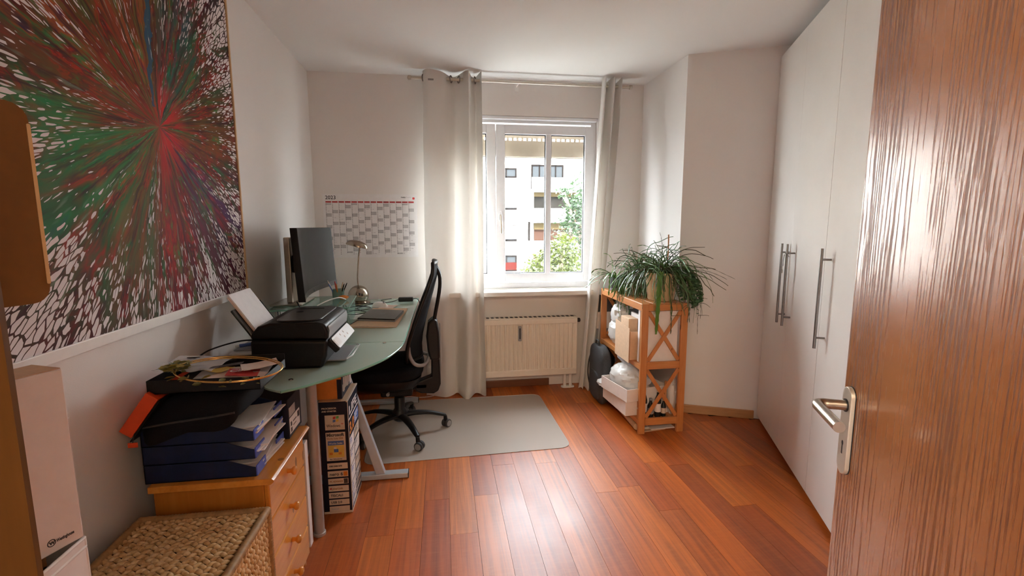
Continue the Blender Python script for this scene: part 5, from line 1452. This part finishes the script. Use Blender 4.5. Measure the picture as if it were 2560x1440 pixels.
tag(MB().box(1.29, 1.36, 3.27, 3.38, Z2 + .006, Z2 + .12).build('white_packet', M['paper'], bevel=.008, smooth=0), 'white packet inside the crumpled clear bag', 'packet')
tag(MB().box(1.40, 1.53, 3.22, 3.50, Z2 + .001, Z2 + .24).build('dark_case', M['grey_fabric'], bevel=.01, smooth=0), 'dark case at the back of the middle shelf', 'case')
# --- on the bottom board
b1 = thing('white_box', 'lower white cardboard box poking out of the bottom shelf', 'box', (1.30, 3.06, Z1))
Mb1 = Matrix.Translation((1.335, 3.04, Z1 + .001)) @ Matrix.Rotation(R(4), 4, 'Z')
MB().box(-.165, .15, -.175, .20, 0, .098, M=Mb1).build('carton', M['white_card'], b1, bevel=.003, smooth=0)
MB().box(-.168, .153, -.178, .203, .099, .104, M=Mb1).build('lid', M['white_card'], b1, bevel=.002, smooth=0)
b2 = thing('carton_tray', 'open white carton tray with bags on the lower white box', 'box', (1.30, 3.06, Z1 + .11))
Mb2 = Matrix.Translation((1.310, 3.02, Z1 + .1065)) @ Matrix.Rotation(R(11), 4, 'Z')
t_ = MB(); t_.box(-.165, .15, -.165, .165, 0, .004, M=Mb2)
for bxk in ((-.165, -.161, -.165, .165), (.146, .15, -.165, .165), (-.161, .146, -.165, -.161), (-.161, .146, .161, .165)):
    t_.box(*bxk, .004, .085, M=Mb2)
t_.build('tray', M['white_card'], b2, smooth=0)
p2 = thing('stuffed_bag', 'stuffed white plastic bag in the carton tray', 'bag', (1.30, 3.05, Z1 + .115))
MB().blob((1.275, 3.04, Z1 + .213), (.115, .145, .085), 4, .20, 2.6, 30, 20, .85, True).build('bag', M['plastic_bag'], p2, smooth=30)
MB().blob((1.28, 3.03, Z1 + .19), (.085, .115, .060), 9, .15, 2.5, 22, 14).build('filling', M['paper'], p2, smooth=50)
tag(MB().blob((1.325, 2.925, Z1 + .165), (.05, .045, .05), 12, .2, 3, 16, 12).build('fabric_bundle', M['pot_pale'], smooth=50), 'beige cloth bundle at the front of the carton tray', 'cloth')
tag(MB().tube([(1.262, 3.17, .425), (1.30, 2.96, .375), (1.325, 2.83, .335)], [.026, .028, .026], 14).build('film_roll', M['clear_film'], smooth=50), 'roll of clear film lying slanted above the stuffed bag', 'roll')
tag(MB().blob((1.165, 3.205, Z1 + .118), (.055, .07, .026), 21, .35, 3.5, 18, 10, 1, True).build('film_scrap', M['plastic_bag'], smooth=30), 'scrunched film hanging out beside the lower white box', 'film')
cr = thing('wooden_crate', 'small slatted wooden crate behind the lower cross brace', 'crate', (1.40, 2.82, Z1))
for z_ in (Z1 + .001, Z1 + .06, Z1 + .125, Z1 + .19):
    MB().box(1.2645, 1.2705, 2.802, 2.855, z_, z_ + .046).build('slat', M['lath'], cr, smooth=0)
for x_ in (1.272, 1.452):
    MB().box(x_, x_ + .012, 2.842, 2.854, Z1 + .001, Z1 + .235).build('crate_post', M['lath'], cr, smooth=0)
bt_ = [((1.302, 2.823), .016, .20, 'black_gloss', 'white_card', 'dark bottle with white cap at the left behind the lower brace'), ((1.345, 2.823), .020, .13, 'black_gloss', 'grey_plastic', 'short dark bottle in the middle behind the lower brace'),
       ((1.395, 2.822), .021, .19, 'black_gloss', 'white_card', 'dark bottle with pale label behind the brace crossing'), ((1.437, 2.825), .017, .12, 'black_gloss', 'beige_print', 'small dark bottle at the right behind the lower brace')]
for (x_, y_), r_, h_, m1, m2, lab in bt_:
    b_ = thing('bottle', lab, 'bottle', (x_, y_, Z1), 0)
    MB().lathe([(r_ * .9, Z1 + .001), (r_, Z1 + .006), (r_, Z1 + h_ * .62), (r_ * .45, Z1 + h_ * .8), (r_ * .42, Z1 + h_ * .9)], (x_, y_, 0), 16).build('glass', M[m1], b_, smooth=50)
    MB().lathe([(r_ * .5, Z1 + h_ * .9), (r_ * .5, Z1 + h_)], (x_, y_, 0), 14).build('cap', M[m2], b_)
    MB().lathe([(r_ * 1.01, Z1 + h_ * .2), (r_ * 1.01, Z1 + h_ * .5)], (x_, y_, 0), 16, cap=False).build('label', M[m2], b_)
tag(MB().blob((1.50, 2.85, Z1 + .13), (.028, .04, .125), 31, .3, 3, 16, 14, 1, True).build('folded_bag', M['plastic_bag'], smooth=30), 'crumpled translucent bag at the right of the bottom shelf', 'bag')
# under the shelf
for k, (x_, y_, rz, lab) in enumerate(((1.36, 2.84, 8, 'brown paper lying on the floor under the shelf'), (1.40, 2.86, -6, 'white booklet on the floor under the shelf'), (1.42, 2.83, 3, 'cream leaflet on top of the papers under the shelf'))):
    tag(MB().box(-.08, .09, -.05, .10, 0, .006, M=Matrix.Translation((x_, y_ + .02, .001 + .0075 * k)) @ Matrix.Rotation(R(rz), 4, 'Z')).build('booklet', M[('kraft', 'paper', 'white_card')[k]], smooth=0), lab, 'booklet')
tag(MB().tube([(1.262, 2.84, .026), (1.275, 3.2, .026)], .024, 16).build('cardboard_tube', M['kraft'], smooth=50), 'brown cardboard tube on the floor under the shelf', 'tube')
# backpack
bp = thing('backpack', 'dark grey backpack on the floor between curtain and shelf', 'backpack', (1.14, 3.55, 0))
MB().blob((1.193, 3.41, .225), (.048, .165, .222), 14, .05, 1.6, 32, 24, .5).build('body', M['grey_fabric'], bp, smooth=70)
MB().blob((1.150, 3.40, .14), (.018, .12, .11), 15, .05, 1.6, 22, 16, .6).build('front_pocket', M['grey_fabric'], bp, smooth=70)
MB().tube(spline([(1.19, 3.575, .38), (1.165, 3.60, .27), (1.16, 3.60, .14), (1.18, 3.575, .03)], 6), .010, 8, flat=.4).build('strap', M['rubber'], bp)
MB().tube(spline([(1.178, 3.40, .445), (1.178, 3.41, .475), (1.178, 3.46, .475), (1.178, 3.47, .445)], 6), .006, 8).build('grab_loop', M['rubber'], bp)
for k, (z0, z1, mt, lab) in enumerate(((.001, .18, 'kraft_dark', 'brown box at the bottom of the stack behind the backpack'), (.182, .36, 'black', 'black box second from the floor behind the backpack'), (.362, .52, 'grey_plastic', 'grey box midway up the stack between curtain and shelf'),
                                      (.522, .66, 'white_card', 'white box near the top of the stack between curtain and shelf'), (.662, .80, 'grey_fabric', 'dark grey case on top of the stack between curtain and shelf'))):
    tag(MB().box(1.225 + .003 * (k % 2), 1.40, 3.635, 3.80, z0, z1).build('storage_box', M[mt], bevel=.003, smooth=0), lab, 'box')
"""plants"""
rv = random.Random(41)
leaf_me = {}
def leaf_obj(parent, key, Mx, mat):
    if key not in leaf_me:
        if key == 'disc':
            n = 9
            vs = [(0, 0, .0018)] + [(.0115 * math.cos(2 * math.pi * k / n), .0095 * math.sin(2 * math.pi * k / n), .0) for k in range(n)] + [(0, 0, -.0018)]
            fs = [(0, 1 + k, 1 + (k + 1) % n) for k in range(n)] + [(n + 1, 1 + (k + 1) % n, 1 + k) for k in range(n)]
        me = bpy.data.meshes.new('leaf'); me.from_pydata(vs, [], fs); me.materials.append(M[mat])
        me.polygons.foreach_set('use_smooth', [True] * len(me.polygons)); leaf_me[key] = me
    o = bpy.data.objects.new('leaf', leaf_me[key]); COL.objects.link(o); o.parent = parent
    o.matrix_basis = WM[parent].inverted() @ Mx
    return o
def droop(p, d, ln, grav, n=12, wob=.12, seedk=0):
    p, d = V(p), V(d).normalized(); st = ln / n
    out = [p.copy()]
    for i in range(n):
        d = (d + V((rv.gauss(0, wob), rv.gauss(0, wob), rv.gauss(0, wob))) + V((0, 0, -grav))).normalized()
        p = p + d * st
        out.append(p.copy())
    return out
def notched(pts, r):
    """zig-zag outlined stem"""
    k = len(pts)
    return [r * (1.25 if i % 2 else .6) for i in range(k)]

P1 = V((1.445, 2.945, Z3)); RT1, H1 = .108, .185
p1 = thing('potted_cactus', 'big trailing leaf cactus in a beige pot nearest on the shelf', 'plant', tuple(P1))
MB().lathe([(.080, 0.0005), (.086, .006), (RT1 - .004, H1 - .03), (RT1, H1 - .028), (RT1 + .002, H1), (RT1 - .008, H1), (RT1 - .012, H1 - .025), (.001, H1 - .025)], tuple(P1), 36, cap=False).build('pot', M['pot'], p1, smooth=45)
MB().lathe([(RT1 - .013, H1 - .024), (.05, H1 - .018), (.001, H1 - .016)], tuple(P1), 24, cap=False).build('soil', M['soil'], p1)
T1 = P1 + V((0, 0, H1 - .02))
def add_stem(root, start, d, ln, grav, r, mat='stem', n=14, wob=.12, zig=False):
    pts = droop(start, d, ln, grav, n, wob)
    rr = notched(pts, r) if zig else [r * (1 - .5 * i / len(pts)) for i in range(len(pts))]
    m_ = MB().tube(pts, rr, 5, flat=.35 if zig else 1.0)
    m_.build('stem', M[mat], root, smooth=70)
    return pts
# arching stems
for k in range(120):
    a = rv.uniform(0, 2 * math.pi)
    up = rv.uniform(.5, 2.8)
    s = T1 + V((.06 * math.cos(a) * rv.random(), .06 * math.sin(a) * rv.random(), 0))
    add_stem(p1, s, (math.cos(a), math.sin(a), up), rv.uniform(.18, .40), rv.uniform(.08, .30), rv.uniform(.0030, .0046), rv.choice(('stem', 'stem', 'stem_dark')), 16, .16, k % 3 == 0)
for k in range(70):
    a = rv.uniform(0, 2 * math.pi)
    s = T1 + V((-.03 + .10 * rv.uniform(-1, 1), .05 + .10 * rv.uniform(-1, 1), .02))
    add_stem(p1, s, (.8 * math.cos(a), .8 * math.sin(a), rv.uniform(1.2, 3)), rv.uniform(.20, .36), rv.uniform(.07, .20), rv.uniform(.0028, .0042), rv.choice(('stem', 'stem', 'leaf')), 16, .20, k % 4 == 0)
# long runners to the right, as the photograph shows them
for (dx, dy_, dz, ln, g) in ((1, -.15, .62, .50, .085), (1, -.1, .40, .47, .075), (1, -.2, .25, .44, .055), (1, .1, .75, .40, .11), (.95, -.3, .10, .42, .03), (.6, -.2, 1.2, .36, .12), (-.9, -.1, .9, .36, .04), (.35, -.2, 1.4, .34, .10), (-.2, -.3, 1.4, .34, .11)):
    add_stem(p1, T1 + V((.02 * dx, 0, .02)), (dx, dy_, dz), ln, g, .0032, 'stem_dark', 16, .05, rv.random() < .5)
MB().tube(spline([T1 + V((.03, 0, 0)), T1 + V((.035, -.01, .12)), T1 + V((.033, -.012, .27))], 6), .0048, 6).build('support_stick', M['lath'], p1)
# hanging leafy strings
n_leaf = 0
for k in range(34):
    if k < 20: a = R(rv.uniform(-75, 35))
    else: a = R(rv.uniform(-150, -75))
    s = T1 + V((.085 * math.cos(a), .085 * math.sin(a), .035))
    pts = add_stem(p1, s, (math.cos(a), math.sin(a), rv.uniform(.2, 1.1)), rv.uniform(.22, .42), rv.uniform(.20, .36), .0018, 'stem', 16, .07)
    for i in range(3, len(pts) - 1):
        for sd in (-1, 1):
            if n_leaf > 285 or rv.random() < .18: continue
            t = (pts[i + 1] - pts[i]).normalized()
            side = t.cross(V((0, -1, .2))).normalized() * sd
            Mx = Matrix.Translation(pts[i] + side * .009) @ Matrix.Rotation(rv.uniform(0, 6.28), 4, 'Z') @ Matrix.Rotation(rv.uniform(.2, 1.2), 4, 'X') @ Matrix.Scale(rv.uniform(1.2, 2.0), 4)
            leaf_obj(p1, 'disc', Mx, 'leaf'); n_leaf += 1
# bare zig-zag strings hanging down at the right
for (dx, dy_, ln) in ((.95, -.35, .52), (.8, -.5, .42), (.5, -.8, .40), (1.0, 0, .36), (.1, -.9, .42), (-.15, -.9, .46)):
    pts = add_stem(p1, T1 + V((.08 * dx, .08 * dy_, .03)), (dx, dy_, .5), ln, .22, .0035, 'stem_dark', 24, .07, True)
    for q in (8, 13, 18):
        add_stem(p1, pts[q], (rv.uniform(-1, 1), -.4, .3), .07, .12, .0018, 'stem_dark', 6, .12)
# one long flat green blade hanging over the shelf front
bl = [T1 + V((-.055, -.09, .03)), T1 + V((-.085, -.155, .03)), T1 + V((-.098, -.178, -.06)), T1 + V((-.103, -.182, -.16)), T1 + V((-.106, -.180, -.27)), T1 + V((-.108, -.178, -.36))]
bl = spline(bl, 6)
bm2 = MB(); wv = []
for i, p in enumerate(bl):
    w_ = (.017 + .003 * math.sin(i * 1.9)) * (1 - (i / len(bl)) ** 3 * .75) * min(1, .35 + i / 8)
    wv.append(w_)
bm2.sheet(lambda u, v: bl[min(len(bl) - 1, int(round(v * (len(bl) - 1))))] + V(((2 * u - 1) * wv[min(len(bl) - 1, int(round(v * (len(bl) - 1))))], .003 * abs(2 * u - 1), 0)), 4, len(bl) - 1, (0, -.0025, 0))
bm2.build('blade', M['blade'], p1, smooth=60)

P2 = V((1.40, 3.21, Z3)); H2 = .150
p2_ = thing('potted_rush_cactus', 'dense trailing rush cactus in a pale pot behind the big one', 'plant', tuple(P2))
MB().lathe([(.066, .0005), (.070, .005), (.088, H2), (.080, H2), (.076, H2 - .02), (.001, H2 - .02)], tuple(P2), 30, cap=False).build('pot', M['pot_pale'], p2_, smooth=45)
MB().lathe([(.077, H2 - .019), (.001, H2 - .012)], tuple(P2), 20, cap=False).build('soil', M['soil'], p2_)
T2 = P2 + V((0, 0, H2 - .012))
for k in range(150):
    a = R(rv.uniform(-260, 60)) if k % 4 else R(rv.uniform(-200, -60))
    s = T2 + V((.06 * math.cos(a) * rv.random() ** .5, .06 * math.sin(a) * rv.random() ** .5, 0))
    add_stem(p2_, s, (math.cos(a), math.sin(a), rv.uniform(.6, 2.2)), rv.uniform(.16, .36), rv.uniform(.26, .48), rv.uniform(.0030, .0046), 'stem', 16, .20)
for k in range(60):
    a = rv.uniform(0, 6.28)
    add_stem(p2_, T2 + V((.03 * math.cos(a), .03 * math.sin(a), 0)), (math.cos(a), math.sin(a), rv.uniform(1, 3)), rv.uniform(.14, .30), rv.uniform(.10, .28), .0034, 'stem', 12, .22)
P3 = V((1.315, 3.44, Z3)); H3 = .10
p3 = thing('potted_christmas_cactus', 'small cactus in a dark grey pot at the window end of the shelf', 'plant', tuple(P3))
MB().lathe([(.038, .0005), (.048, H3), (.043, H3), (.041, H3 - .012), (.001, H3 - .012)], tuple(P3), 24, cap=False).build('pot', M['pot_grey'], p3, smooth=45)
MB().lathe([(.046, .0008), (.048, .02)], tuple(P3), 24, cap=False).build('saucer', M['grey_plastic'], p3)
MB().lathe([(.0415, H3 - .011), (.001, H3 - .006)], tuple(P3), 18, cap=False).build('soil', M['soil'], p3)
for k in range(22):
    a = rv.uniform(0, 6.28) if k > 8 else R(rv.uniform(150, 260))
    add_stem(p3, P3 + V((.02 * math.cos(a), .02 * math.sin(a), H3 - .008)), (math.cos(a), math.sin(a), rv.uniform(.8, 2)), rv.uniform(.14, .26), rv.uniform(.14, .28), .0058, 'blade' if k % 2 else 'stem', 12, .12, True)
